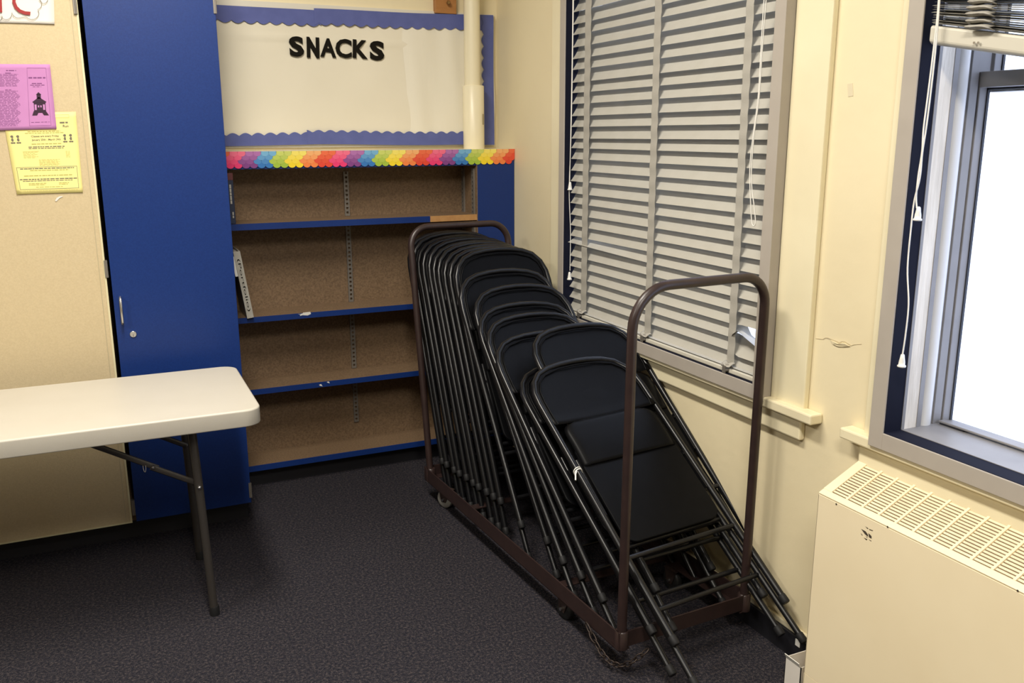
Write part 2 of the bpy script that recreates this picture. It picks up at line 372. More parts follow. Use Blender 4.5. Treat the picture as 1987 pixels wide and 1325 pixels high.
for k in range(NS):
    z = zb0+k*pitch
    if k == kb:
        def tw(y, t):
            q = max(0, min(1, (2.275-y)/0.045)); return t-q*math.radians(78), -0.002*q-0.34*max(0, 2.24-y)
        me = MB().grid(slat_fn(yA, yB, z, BX, TIL, twist=tw), 60, 6).mesh('slat', 'slat')
        o = bpy.data.objects.new('slat', me); o['label'] = 'bent slat letting daylight through'; COL.objects.link(o); relink(o, bl)
    elif k == kb-1:
        def tw4(y, t):
            q = max(0, min(1, (2.27-y)/0.04)); return t-q*math.radians(6), -0.012*q
        o = bpy.data.objects.new('slat', MB().grid(slat_fn(yA, yB, z, BX, TIL, twist=tw4), 60, 6).mesh('slat', 'slat')); COL.objects.link(o); relink(o, bl)
    elif k == kb+1:
        def tw3(y, t):
            q = max(0, min(1, (2.27-y)/0.04)); return t+q*math.radians(8), 0.006*q
        o = bpy.data.objects.new('slat', MB().grid(slat_fn(yA, yB, z, BX, TIL, twist=tw3), 60, 6).mesh('slat', 'slat')); COL.objects.link(o); relink(o, bl)
    elif k == kb2:
        def tw2(y, t):
            q = max(0, min(1, (y-2.75)/0.55)); return t-q*math.radians(26), 0.003*q
        me = MB().grid(slat_fn(yA, yB, z, BX, TIL, twist=tw2), 40, 6).mesh('slat', 'slat')
        o = bpy.data.objects.new('slat', me); COL.objects.link(o); relink(o, bl)
    else:
        o = bpy.data.objects.new('slat', base_me); COL.objects.link(o); o.parent = bl
        o.location = (0, -2.75 + 0, z-0.84); o.rotation_euler = (random.uniform(-0.0012, 0.0012), random.uniform(-0.03, 0.03), 0)
for z_ in (0.8555, 0.8610):
    relink(MB().grid(slat_fn(yA, yB, z_, BX-0.004, math.radians(8), w=0.05, crown=0.002), 8, 4).build('slat', 'slat'), bl)
tapes = [(3.19, 3.226), (2.703, 2.742), (2.217, 2.254)]
tapes = [(px(u0_, 300, 0, BX-0.02).y, px(u1_, 300, 0, BX-0.02).y) for u1_, u0_ in ((1132, 1143), (1262, 1274.5), (1433, 1447.5))]
for a, b in tapes:
    relink(MB().grid(lambda u, v: Vector((BX-0.021+0.0012*math.sin(v*170+a*9), a+(b-a)*u, 0.868+v*1.7)), 2, 150).build('ladder_tape', 'tape'), bl)
    cy = (a+b)/2
    mb = MB()
    mb.grid(lambda u, v: Vector((BX-0.022-0.020*v+0.004*math.sin(u*9), a-0.006+(b-a+0.012)*u, 0.869-0.008*v+0.004*math.sin(7*u+3*v))), 8, 4)
    o = relink(mb.build('tape_end', 'tape'), bl); so = o.modifiers.new('thick', 'SOLIDIFY'); so.thickness = 0.002
    mb = MB(); mb.box((BX-0.045, cy-0.012, 0.846), (BX-0.020, cy+0.004, 0.852)); mb.box((BX-0.046, cy-0.006, 0.838), (BX-0.043, cy+0.010, 0.862)); mb.tube([(BX-0.046, cy+0.016, 0.862), (BX-0.034, cy-0.002, 0.864), (BX-0.028, cy-0.02, 0.858)], 0.003, 8)
    relink(mb.build('rail_clip', 'steel'), bl)
mb = MB(); mb.box((BX-0.034, yA, 0.838), (BX+0.016, yB+0.01, 0.853))
relink(mb.build('bottom_rail', 'railc', None, 0.003), bl)
relink(MB().box((BX-0.02, yA, 2.50), (BX+0.03, yB+0.03, 2.552)).build('head_rail', 'railc', None, 0.003), bl)
def cord(pts, parent, r=0.0016, ax=0, val=1.795, nm='cord'):
    P3 = [px(u, v, ax, val) for u, v in pts]; out = []
    for i in range(len(P3)-1):
        p0 = P3[max(i-1, 0)]; p1 = P3[i]; p2 = P3[i+1]; p3 = P3[min(i+2, len(P3)-1)]
        for j in range(6):
            t = j/6; out.append(0.5*((2*p1)+(p2-p0)*t+(2*p0-5*p1+4*p2-p3)*t*t+(3*p1-p0-3*p2+p3)*t**3))
    out.append(P3[-1]); return relink(MB().tube(out, r, 8).build(nm, 'cord'), parent)
cord([(1112,-60),(1111,60),(1109,180),(1107,280),(1105.5,352)], bl, val=1.80); tassel(px(1106, 367, 0, 1.80), bl)
cord([(1114,-60),(1112,60),(1110,180),(1107.5,280),(1104.5,370),(1107,450),(1106,525)], bl, val=1.799); tassel(px(1105, 541, 0, 1.80), bl)
cord([(1489,-60),(1482,10),(1476,110),(1471,190),(1461,265),(1455,330),(1457,400),(1459,432),(1463,438),(1466,432),(1464,405),(1458,345),(1463,265),(1473,190),(1479,100),(1486,10),(1492,-60)], bl, val=1.80)

b2 = empty('raised_venetian_blind', (1.84, 0.9, 1.85)); tag(b2, 'grey venetian blind pulled up crooked above the radiator window', 'blind')
# crooked bottom rail and bunched slats above it
pA, pB = px(1796, 66, 0, 1.835), px(1987, 90, 0, 1.835)
sl = (pB.z-pA.z)/(pB.y-pA.y)
def rz(y): return pA.z+sl*(y-pA.y)
ya2, yb2 = 0.212, 1.590
prof = [(-0.021, 0.016), (-0.018, 0.022), (0.016, 0.023), (0.020, 0.016), (0.020, -0.012), (0.014, -0.020), (-0.012, -0.022), (-0.021, -0.014)]
n = len(prof); vs = []
for y in (ya2, yb2): vs += [(1.838+a, y, rz(y)+b) for a, b in prof]
mb = MB(); mb.add(vs, [tuple(range(n))[::-1], tuple(range(n, 2*n))]+[(i, (i+1) % n, n+(i+1) % n, n+i) for i in range(n)])
relink(mb.build('bottom_rail', 'railc', None, 0.004), b2)
for k in range(40):
    z = 0.027+k*0.0068
    dx = random.uniform(-0.006, 0.006); ti = random.uniform(-0.10, 0.10)
    fn = slat_fn(ya2+random.uniform(0, .01), yb2-random.uniform(0, .012), 0, 1.838+dx, ti, w=0.046, crown=0.004)
    o = relink(MB().grid(lambda u, v: (lambda p: Vector((p.x, p.y, p.z+rz(p.y)*max(0.0, 1-k/40)+rz(0.9)*min(1.0, k/40)+z)))(fn(u, v)), 6, 4).build('slat', 'slat'), b2)
for (ta, tb) in ((px(1934, 30, 0, 1.815).y, px(1887, 30, 0, 1.815).y), (0.75, 0.80), (0.32, 0.37)):
    for k in range(9):
        zz = rz((ta+tb)/2)+0.030+k*0.0135
        q = 0.006*math.sin(k*2.1)
        mb = MB().grid(lambda u, v: Vector((1.812-0.020*math.sin(PI*v)+q, ta+(tb-ta)*u+q*0.6, zz+0.0085*(2*v-1)*0.7+0.010*(u-0.5)+0.002*math.sin(5*u))), 4, 8)
        o = relink(mb.build('tape_fold', 'tape'), b2); o.modifiers.new('thick', 'SOLIDIFY').thickness = 0.003
relink(MB().box((1.82, ya2, 2.50), (1.87, yb2, 2.552)).build('head_rail', 'railc', None, 0.003), b2)
# screws on the rail
for u in (1891, 1899): relink(MB().lathe([(0.003, 0), (0.003, 0.002)], px(u, 83, 0, 1.813), ax=(-1, 0, 0), seg=8).build('rail_screw', 'chrome'), b2)
cord([(1826,-70),(1820,20),(1811,100),(1801,180),(1792,250),(1789,295),(1782,340),(1778,380),(1779,404)], b2, r=0.0019, val=1.80); tassel(px(1780.5, 425, 0, 1.80), b2)
cord([(1828,-70),(1822,20),(1815,100),(1806,180),(1797,250),(1790,295),(1785,345),(1774,390),(1768,440),(1761,520),(1763,590),(1757,650),(1751,690)], b2, r=0.0019, val=1.798); tassel(px(1749.5, 709, 0, 1.80), b2)

# ---------------------------------------------------------------- radiator cover
rd = empty('radiator_cover', (1.78, 1.0, 0)); tag(rd, 'cream metal radiator cover with slotted sloping top below the window', 'radiator')
RX0, RX1, RZ0, RZ1, RY0, RY1 = 1.702, 1.857, 0.651, 0.728, 0.10, 1.705
RP = lambda mb, n, m_, bev=0.0: relink(mb.build(n, m_, None, bev), rd)
RP(MB().box((RX0, RY0, 0.10), (RX0+0.004, RY1, RZ0-0.004)), 'front_panel', 'rad', 0.0015)
def side(y):
    return MB().prism([(RX0, 0.04), (RX1, 0.04), (RX1, RZ1), (RX0, RZ0)], lambda a, b, h: Vector((a, y+h, b)), 0.004)
RP(side(RY1-0.004), 'side_panel', 'rad', 0.0015); RP(side(RY0), 'side_panel', 'rad', 0.0015)
RP(MB().box((RX0, RY0, 0.04), (RX0+0.003, RY1, 0.10)), 'kick_panel', 'rad')
RP(MB().box((RX0+0.02, RY0+0.02, RZ0-0.06), (RX1-0.002, RY1-0.02, RZ0-0.055)), 'heating_coil', 'fin')
# sloping grille
sv = Vector((RX1-RX0, 0, RZ1-RZ0)); SL = sv.length; sv.normalize(); nv_ = Vector((-sv.z, 0, sv.x))
def TP(t, y, h=0.0): p = Vector((RX0, y, RZ0))+sv*t+nv_*h; return p
def tbox(t0, t1, y0, y1, h0, h1):
    vs = [TP(t, y, h) for h in (h0, h1) for t, y in ((t0, y0), (t1, y0), (t1, y1), (t0, y1))]
    return MB().add(vs, [(0,3,2,1),(4,5,6,7),(0,1,5,4),(1,2,6,5),(2,3,7,6),(3,0,4,7)])
RP(tbox(-0.001, 0.020, RY0, RY1, -0.004, 0.001), 'grille_lip', 'rad', 0.003)
RP(tbox(0.158, SL, RY0, RY1, -0.004, 0.001), 'grille_border', 'rad', 0.001)
RP(tbox(0.0195, 0.1585, RY1-0.030, RY1, -0.004, 0.001), 'grille_border', 'rad', 0.001)
RP(tbox(0.0195, 0.1585, RY0, RY0+0.030, -0.004, 0.001), 'grille_border', 'rad', 0.001)
yb_ = RY1-0.030-0.0502
while yb_ > RY0+0.04:
    RP(tbox(0.0195, 0.1585, yb_-0.0065, yb_, -0.0042, 0.0008), 'grille_bar', 'rad'); yb_ -= 0.0535
for k in range(14):
    t = 0.0245+k*0.00985
    RP(tbox(t, t+0.0062, RY0+0.02, RY1-0.029, -0.006, -0.0025), 'grille_slat', 'fin')
for u, v in ((1623, 978), (1722.5, 1022), (1975, 1146)):
    RP(MB().lathe([(0.0025, 0), (0.0025, 0.001)], px(u, v, 0, RX0), ax=(-1, 0, 0), seg=8), 'screw', 'rust')
mb = MB()
for poly in ([(1671,1026),(1680,1031),(1684,1037),(1684,1041),(1678,1036)], [(1685,1034),(1691,1040),(1691,1045),(1686,1042)], [(1679,1021),(1685,1025),(1683,1026)], [(1686,1026),(1694,1029),(1693,1030),(1687,1028)], [(1670,1034),(1674,1038),(1672,1038)], [(1676,1043),(1683,1046),(1681,1048)], [(1685,1046),(1691,1049),(1690,1050)], [(1680,1040),(1684,1043),(1681,1042)]):
    mb.prism(poly, lambda a, b, h: px(a, b, 0, RX0-0.0004-h), 0.0003)
RP(mb, 'label_residue', 'rust')
# little open white card box on the carpet behind the cover's end
cb = empty('card_box', (1.745, 1.77, 0)); tag(cb, 'small white card box on the floor beside the radiator cover', 'box')
mb = MB(); mb.box((1.720, 1.735, 0.002), (1.7225, 1.80, 0.092)); mb.box((1.720, 1.735, 0.002), (1.80, 1.7375, 0.092)); mb.box((1.72, 1.7975, 0.002), (1.80, 1.80, 0.092)); mb.box((1.7975, 1.735, 0.002), (1.80, 1.80, 0.092)); mb.box((1.72, 1.735, 0.0), (1.80, 1.80, 0.003))
relink(mb.build('carton', 'cardboard'), cb)
relink(MB().box((-0.002, 0, 0), (0, 0.06, 0.018), R=Matrix.Rotation(math.radians(-25), 3, 'Y'), c=(1.722, 1.737, 0.09)).build('flap', 'plasticw'), cb)
# valve stub beyond
vv = tag(MB().lathe([(0.010, 0), (0.014, 0.006), (0.014, 0.03), (0.009, 0.036)], (1.832, 1.79, 0.055), ax=(-1, 0, 0), seg=14).build('pipe_cap', 'brass'), 'small brass pipe cap on the black base by the radiator', 'pipe cap')
tag(MB().box((1.8355, 1.865, 0.052), (1.8385, 1.885, 0.074)).build('cable_clip', 'plasticw', None, 0.001), 'tiny white clip stuck on the black base', 'clip')

# ---------------------------------------------------------------- tall cabinet
YD = 3.615
cab = empty('tall_cabinet', (-0.25, 3.9, 0)); tag(cab, 'tall built-in cabinet with one blue door and one beige tack door', 'cabinet')
CPp = lambda mb, n, m_, bev=0.0: relink(mb.build(n, m_, None, bev), cab)
ZT = 2.45; ZD0 = 0.10
yc0 = YD+0.0205
mb = MB(); mb.box((-1.05, yc0, 0.099), (-1.032, YB-0.001, ZT)); mb.box((0.436, yc0+0.001, 0.118), (0.452, YB-0.001, ZT-0.018)); mb.box((-1.032, YB-0.012, 0.118), (0.436, YB-0.001, ZT-0.018))
mb.box((-1.032, yc0, 0.099), (0.452, YB-0.001, 0.118)); mb.box((-1.032, yc0, ZT-0.018), (0.452, YB-0.001, ZT)); CPp(mb, 'body', 'board')
CPp(MB().box((0.452, YD+0.022, 0.099), (0.462, YB-0.001, ZT)), 'side_panel', 'blue', 0.001)
CPp(MB().box((-1.05, 3.70, 0.0), (0.458, YB-0.001, 0.099)), 'plinth', 'cove')
bd = CPp(MB().box((0.0185, YD, ZD0), (0.464, YD+0.020, ZT-0.01)), 'door', 'blue', 0.0015); bd['label'] = 'blue laminate door with pull handle'
td = CPp(MB().box((-1.03, YD+0.001, ZD0), (-0.003, YD+0.020, ZT-0.01)), 'door', 'tack', 0.001); td['label'] = 'beige tackable door panel'
def sub(mb, n, m_, par, bev=0.0):
    o = mb.build(n, m_, None, bev); o.parent = par; return o
sub(MB().box((-0.0035, YD-0.0015, ZD0), (0.0035, YD+0.020, ZT-0.01)), 'edge_band', 'tackedge', td)
sub(MB().box((-1.03, YD-0.001, ZD0-0.002), (0.0035, YD+0.018, ZD0+0.004)), 'edge_band', 'tackedge', td)
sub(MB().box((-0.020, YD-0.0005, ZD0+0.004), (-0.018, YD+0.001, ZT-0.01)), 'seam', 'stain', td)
for u, v in ((144, 8), (205, 522), (258, 985)):
    p = px(u, v, 1, YD-0.004); mb = MB(); mb.box((p.x-0.004, YD-0.006, p.z-0.032), (p.x+0.006, YD+0.01, p.z+0.032)); mb.tube([(p.x+0.004, YD-0.004, p.z-0.032), (p.x+0.004, YD-0.004, p.z+0.032)], 0.004, 10)
    sub(mb, 'hinge', 'steel', td)
for u, v in ((411, 8), (489, 951)):
    p = px(u, v, 1, YD-0.004); mb = MB(); mb.box((0.457, YD-0.004, p.z-0.032), (0.4655, YD+0.01, p.z+0.032)); mb.tube([(0.4655, YD-0.002, p.z-0.032), (0.4655, YD-0.002, p.z+0.032)], 0.0035, 10)
    sub(mb, 'hinge', 'steel', bd)
h0, h1 = px(233.5, 580, 1, YD-0.02), px(238.5, 627, 1, YD-0.02)
hx = (h0.x+h1.x)/2
mb = MB(); mb.tube([(hx, YD+0.001, h0.z+0.004), (hx, YD-0.022, h0.z+0.003), (hx, YD-0.027, h0.z-0.004), (hx, YD-0.027, h1.z+0.004), (hx, YD-0.022, h1.z-0.003), (hx, YD+0.001, h1.z-0.004)], 0.0048, 10)
sub(mb, 'handle', 'chrome', bd)
pl = px(258.5, 648.5, 1, YD-0.003)
lk = MB().lathe([(0.0125, 0.0), (0.0125, 0.0035), (0.011, 0.0045)], (pl.x, YD, pl.z), ax=(0, -1, 0), seg=20); lk.box((pl.x-0.0012, YD-0.0052, pl.z-0.009), (pl.x+0.0012, YD-0.004, pl.z+0.001), 1)
sub(lk, 'lock', ['chrome', 'steel'], bd)

# ---- sheets on the tack door
def sheet(name, mat_, quad, label, cat='flyer', t=0.0006, off=0.0012, curl=0.0018):
    """quad: TL,TR,BR,BL photo pixels on the door plane"""
    q = [px(u, v, 1, YD) for u, v in quad]
    def pt(u, v, d=0.0):
        p = (q[0]*(1-u)+q[1]*u)*(1-v)+(q[3]*(1-u)+q[2]*u)*v
        return Vector((p.x, YD-off-d-curl*(abs(2*v-1)**6)*(0.4+0.6*abs(2*u-1)**4), p.z))
    mb = MB().grid(lambda u, v: pt(u, v), 12, 16)
    e = empty(name, (q[3].x, YD, q[3].z)); tag(e, label, cat)
    o = relink(mb.build('paper', mat_), e); o.modifiers.new('thick', 'SOLIDIFY').thickness = t
    return e, pt
class Ink:
    def __init__(s, pt): s.pt = pt; s.mb = MB()
    def rect(s, u0, v0, u1, v1, mi=0, d=0.0009):
        s.mb.grid(lambda a, b: s.pt(u0+(u1-u0)*a, v0+(v1-v0)*b, d), 6, 4, mi, False); return s
    def frame(s, u0, v0, u1, v1, w, h, mi=0):
        s.rect(u0, v0, u1, v0+h, mi); s.rect(u0, v1-h, u1, v1, mi); s.rect(u0, v0, u0+w, v1, mi); s.rect(u1-w, v0, u1, v1, mi); return s
    def poly(s, pts, mi=0, d=0.0011):
        s.mb.add([s.pt(u, v, d) for u, v in pts], [tuple(range(len(pts)))], mi); return s
    def line(s, u0, u1, v, h, mi=0):        # a line of unreadable type: short word strokes
        u = u0
        while u < u1:
            w = min(random.uniform(0.02, 0.07), u1-u); s.rect(u, v, u+w, v+h, mi); u += w+random.uniform(0.006, 0.014)
        return s
    def text(s, t, u0, v0, u1, v1, mi=0, bold=0.0):
        pts, fs, ar = text_poly(t, bold)
        s.mb.add([s.pt(u0+(u1-u0)*x, v1+(v0-v1)*y, 0.0012) for x, y in pts], fs, mi); return s
    def done(s, e, mats, name='print'): return relink(s.mb.build(name, mats), e)
ye, yp = sheet('yellow_flyer', 'yellow', [(4, 220), (147, 217), (161, 373), (33, 377)], 'yellow printed flyer partly under the purple one')
ik = Ink(yp)
ik.line(0.76, 0.875, 0.118, 0.020, 0); ik.text('Run', 0.80, 0.155, 0.88, 0.185, 0, 0.02)
ik.line(0.30, 0.76, 0.225, 0.010, 1); ik.line(0.26, 0.80, 0.245, 0.008, 1)
ik.text('Classes are every Friday', 0.34, 0.275, 0.73, 0.306, 0, 0.012); ik.text('January 20th - March 24th', 0.34, 0.318, 0.75, 0.349, 0, 0.012)
ik.line(0.33, 0.75, 0.378, 0.010, 1); ik.line(0.28, 0.80, 0.412, 0.012, 0); ik.line(0.28, 0.79, 0.432, 0.010, 0)
ik.rect(0.19, 0.470, 0.42, 0.475, 2)
for k in range(6): ik.line(0.19, 0.36 if k % 2 else 0.40, 0.478+k*0.014, 0.007, 2); ik.line(0.80, 0.86, 0.478+k*0.014, 0.007, 2)
for k in range(6): ik.line(0.40, 0.70-0.02*(k % 2), 0.575+k*0.014, 0.008, 2)
ik.frame(0.06, 0.665, 0.945, 0.945, 0.006, 0.005, 0)
ik.line(0.11, 0.90, 0.680, 0.012, 0); ik.line(0.25, 0.82, 0.705, 0.009, 1); ik.line(0.15, 0.86, 0.770, 0.010, 1)
ik.line(0.08, 0.93, 0.812, 0.013, 0); ik.line(0.12, 0.86, 0.835, 0.009, 0); ik.line(0.20, 0.46, 0.868, 0.008, 1); ik.line(0.20, 0.44, 0.885, 0.008, 1); ik.line(0.65, 0.80, 0.868, 0.008, 1); ik.line(0.65, 0.78, 0.885, 0.008, 1)
ik.line(0.30, 0.70, 0.915, 0.007, 1); ik.line(0.10, 0.92, 0.960, 0.006, 2); ik.frame(0.30, 0.03, 0.90, 0.07, 0.004, 0.004, 2)
for bu in (0.075, 0.155, 0.81, 0.895):      # small printed figures
    for (a, b, r1, r2) in ((0, 0.285, 0.022, 0.017), (0, 0.325, 0.018, 0.022), (-0.012, 0.362, 0.020, 0.010), (0.018, 0.362, 0.018, 0.010)):
        ik.poly([(bu+a+r1*math.cos(2*PI*k/10)*(0.8+0.3*(k % 2)), b+r2*math.sin(2*PI*k/10)) for k in range(10)], 0)
ik.done(ye, ['print', 'printy', 'printyl'])
pe, pp = sheet('purple_flyer', 'purple', [(-63, 124), (97, 125), (110, 250), (-75, 255)], 'purple folded flyer with a schoolhouse picture', off=0.0040)
ik = Ink(pp)
ik.frame(0.71, 0.055, 0.945, 0.945, 0.003, 0.005, 0)
ik.line(0.725, 0.935, 0.195, 0.022, 0); ik.line(0.76, 0.88, 0.285, 0.014, 0); ik.line(0.74, 0.91, 0.312, 0.012, 0); ik.line(0.77, 0.87, 0.338, 0.010, 0)
ik.line(0.73, 0.93, 0.885, 0.009, 0)
for k in range(44):
    v = 0.09+k*0.0195
    if k in (0,): ik.line(0.46, 0.58, v, 0.015, 0)
    elif k in (2, 15): ik.line(0.45, 0.52, v, 0.012, 0)
    elif k in (13, 14, 1): continue
    else: ik.line(0.38, 0.60 + 0.02*math.sin(k), v, 0.008, 0)
# schoolhouse
ik.poly([(0.755, 0.575), (0.832, 0.50), (0.915, 0.575), (0.905, 0.592), (0.765, 0.592)], 1)
ik.poly([(0.770, 0.59), (0.902, 0.59), (0.902, 0.72), (0.770, 0.72)], 1)
ik.poly([(0.765, 0.715), (0.90, 0.715), (0.93, 0.785), (0.875, 0.785), (0.858, 0.745), (0.815, 0.745), (0.80, 0.785), (0.745, 0.785)], 1)
ik.poly([(0.808, 0.46), (0.856, 0.46), (0.856, 0.525), (0.808, 0.525)], 1); ik.poly([(0.800, 0.465), (0.832, 0.425), (0.864, 0.465)], 1)
for a, b in ((0.778, 0.80), (0.872, 0.894)): ik.rect(a, 0.615, b, 0.70, 2, 0.0016)
for a in (0.815, 0.842): ik.rect(a, 0.63, a+0.014, 0.66, 2, 0.0016)
ik.done(pe, ['printp', 'printpd', 'purple'])
we, wp = sheet('white_poster', 'whitepaper', [(-160, -60), (103, -60), (106, 47), (-160, 40)], 'white paper sign with big red hand lettering', 'poster', curl=0.003)
ik = Ink(wp); mb = ik.mb
def stroke(pts, w, mi):                    # photo pixels on the door plane
    n = len(pts); L, R_ = [], []
    for i in range(n):
        a = pts[max(i-1, 0)]; b = pts[min(i+1, n-1)]; dx, dy = b[0]-a[0], b[1]-a[1]; l = math.hypot(dx, dy) or 1
        L.append((pts[i][0]-dy/l*w/2, pts[i][1]+dx/l*w/2)); R_.append((pts[i][0]+dy/l*w/2, pts[i][1]-dx/l*w/2))
    mb.strip(L, R_, lambda a, b, h: px(a, b, 1, YD-0.0065-h), 0.0004, mi)
stroke([(-1, -40), (1, 0), (2, 24)], 5, 0)
stroke([(60, -30), (40, -28), (28, -12), (27, 4), (31, 14), (38, 21), (48, 25), (59, 26)], 6.5, 0)
cl = []
for (cx_, cy_, r, a0, a1) in ((-6, 30, 11, 60, 10), (12, 27, 11, 165, 20), (36, 22, 13, 170, 60), (62, 24, 14, 140, 10), (70, 8, 11, 70, -60), (84, -2, 9, 100, -60)):
    cl += [(cx_+r*math.cos(math.radians(a0+(a1-a0)*k/6)), cy_+r*math.sin(math.radians(a0+(a1-a0)*k/6))) for k in range(7)]
stroke(cl, 0.9, 1)
ik.done(we, ['redink', 'print'], 'lettering')
# torn scrap of tape below the yellow flyer
tq = [(107, 389), (110, 384), (115, 381), (121, 380.5), (121.5, 382), (116, 384), (112, 388), (109, 391)]
tag(MB().prism(tq, lambda a, b, h: px(a, b, 1, YD-0.0002-h), 0.001).build('tape_scrap', 'chip'), 'curled white scrap of tape on the beige door', 'tape')

# ---------------------------------------------------------------- bookcase
YK = 4.0
bc = empty('bookcase', (1.15, 4.1, 0)); tag(bc, 'built-in open bookcase with blue edged particle board shelves', 'bookcase')
BP = lambda mb, n, m_, bev=0.0: relink(mb.build(n, m_, None, bev), bc)
BXa, BXb, XP = 0.4625, 1.858, 1.664
BP(MB().box((BXa, YB-0.020, 0.06), (BXb, YB-0.002, 1.512)), 'back_panel', 'board')
BP(MB().box((BXa, YK-0.002, 1.505), (BXb, YB-0.0005, 1.530)), 'top', 'trim', 0.002)
BP(MB().box((XP, YK, 0.084), (BXb, YK+0.02, 1.506)), 'face_panel', 'blue', 0.001)
BP(MB().box((XP-0.004, YK+0.001, 0.084), (XP+0.014, YB-0.02, 1.506)), 'side_panel', 'board')
BP(MB().box((BXa, YK+0.002, 0.084), (BXa+0.016, YB-0.02, 1.506)), 'side_panel', 'board')
BP(MB().box((BXa, YK+0.002, 1.455), (XP-0.002, YK+0.018, 1.506)), 'top_rail', 'blue')
BP(MB().box((BXa, 4.058, 0.0), (BXb, YB, 0.085)), 'plinth', 'cove')
for z, th in ((1.2225, 0.027), (0.809, 0.024), (0.476, 0.024), (0.114, 0.026)):
    s_ = BP(MB().box((BXa+0.014, YK+0.0045, z-th), (XP-0.004, YB-0.019, z)), 'shelf', 'board')
    def sb(mb, n, m_):
        o = mb.build(n, m_); o.parent = s_; return o
    if z > 1.2:
        sb(MB().box((BXa+0.014, YK, z-th), (1.420, YK+0.005, z+0.0005)), 'edge_band', 'blue')
        sb(MB().box((1.420, YK+0.001, z-th), (XP-0.004, YK+0.0052, z+0.0003)), 'edge_band', 'bareedge')['label'] = 'bare wood where the blue edging is gone'
    else:
        sb(MB().box((BXa+0.014, YK, z-th), (XP-0.004, YK+0.005, z+0.0005)), 'edge_band', 'blue')
    if abs(z-0.809) < .01:
        mb = MB(); mb.prism([(588, 606.5), (602, 604.8), (603.5, 609), (597, 612), (588, 611.5)], lambda a, b, h: px(a, b, 1, YK-0.0003-h), 0.0005)
        mb.prism([(577.5, 609), (583, 609.5), (588, 607.5), (588.5, 611), (582, 613), (583, 610.5)], lambda a, b, h: px(a, b, 1, YK-0.0003-h), 0.0005); sb(mb, 'chipped_patch', 'chip')
    if abs(z-0.476) < .01:
        mb = MB(); mb.prism([(619, 746.5), (623, 745), (626, 749.5), (621, 748.5)], lambda a, b, h: px(a, b, 1, YK-0.0003-h), 0.0005); mb.prism([(634, 741), (638, 740), (640, 743.5), (636, 742.5)], lambda a, b, h: px(a, b, 1, YK-0.0003-h), 0.0005); sb(mb, 'chipped_patch', 'chip')
# slotted metal standards
def standard(p, axis, z0, z1, n_):
    mb = MB(); w = 0.0115
    e = Vector((1, 0, 0)) if axis == 'x' else Vector((0, 1, 0)); nn = Vector((0, -1, 0)) if axis == 'x' else Vector((-1, 0, 0))
    def B(u0, u1, za, zb_, h0, h1, mi):
        c = [p+e*u+nn*h for u in (u0, u1) for h in (h0, h1)]
        xs = [q.x for q in c]; yy = [q.y for q in c]; mb.box((min(xs), min(yy), za), (max(xs), max(yy), zb_), mi)
    for sg in (-1, 1):                     # channel sides and the two strips beside the slots
        B(sg*w-0.0012*(sg > 0), sg*w+0.0012*(sg < 0), z0, z1, 0.0, 0.009, 0)
        B(min(sg*w, sg*w*0.45), max(sg*w, sg*w*0.45), z0, z1, 0.008, 0.0095, 0)
    z = z0
    while z < z1: B(-w*0.5, w*0.5, z, min(z+0.0105, z1), 0.008, 0.0094, 0); z += 0.0205
    return BP(mb, n_, 'steel')
for (za, zb_) in ((1.224, 1.43), (0.81, 1.194), (0.478, 0.784), (0.20, 0.45)): standard(Vector((1.071, YB-0.020, 0)), 'x', za, zb_, 'shelf_standard')
for yy in (YK+0.035, YB-0.045): standard(Vector((XP-0.004, yy, 0)), 'y', 0.13, 1.44, 'shelf_standard')
# books
bk = empty('book', (0.53, 4.06, 1.223)); tag(bk, 'dark blue book with a red spine top on the top shelf', 'book')
relink(MB().box((0.505, YK+0.012, 1.2235), (0.536, YK+0.17, 1.44)).build('cover', 'bookblue', None, 0.002), bk)
relink(MB().box((0.5045, YK+0.011, 1.410), (0.5365, YK+0.05, 1.4405)).build('spine_band', 'bookred', None, 0.001), bk)
mb = MB()                                  # small pale lettering running down the spine, too small to read
for z_, h_ in ((1.392, 0.016), (1.374, 0.014), (1.358, 0.012), (1.344, 0.018), (1.324, 0.014)): mb.box((0.519, YK+0.0105, z_-h_), (0.526, YK+0.0122, z_))
for z_, h_ in ((1.275, 0.013), (1.259, 0.010)): mb.box((0.524, YK+0.0105, z_-h_), (0.529, YK+0.0122, z_))
relink(mb.build('spine_lettering', 'binder'), bk)
# leaning binder
q = [px(u, v, 1, YK-0.022) for u, v in ((453.5, 484), (464.5, 484), (494, 610.5), (478, 613.5))]
qb = (q[2]+q[3])/2; qt = (q[0]+q[1])/2
ang = math.atan2(qb.x-qt.x, qt.z-qb.z)
bi = empty('binder', (qb.x, YK+0.08, 0.8095)); tag(bi, 'white binder with handwritten spine leaning on the middle shelf', 'binder')
Rb = Matrix.Rotation(-ang, 3, 'Y'); L_ = 0.298; wb = 0.029
base = Vector((qb.x, 0, 0.8095+wb/2*abs(math.sin(ang))))
def bpart(a, b, n_, m_, bev=0.0, mb=None):
    mb = mb or MB().box(a, b); mb.v = [Rb @ p + base for p in mb.v]; return relink(mb.build(n_, m_, None, bev), bi)
bpart((-wb/2, YK-0.022, 0), (wb/2, YK-0.018, L_), 'spine', 'binder', 0.001)
bpart((-wb/2, YK-0.0185, 0), (-wb/2+0.003, YK+0.17, L_), 'cover', 'binder')
bpart((wb/2-0.003, YK-0.0185, 0), (wb/2, YK+0.17, L_), 'cover', 'binder')
bpart((-wb/2+0.004, YK-0.01, 0.008), (wb/2-0.004, YK+0.155, L_-0.01), 'pages', 'whitepaper')
bpart((-wb/2-0.012, YK-0.024, L_-0.105), (-wb/2-0.001, YK+0.04, L_-0.018), 'divider_tab', 'plasticw')
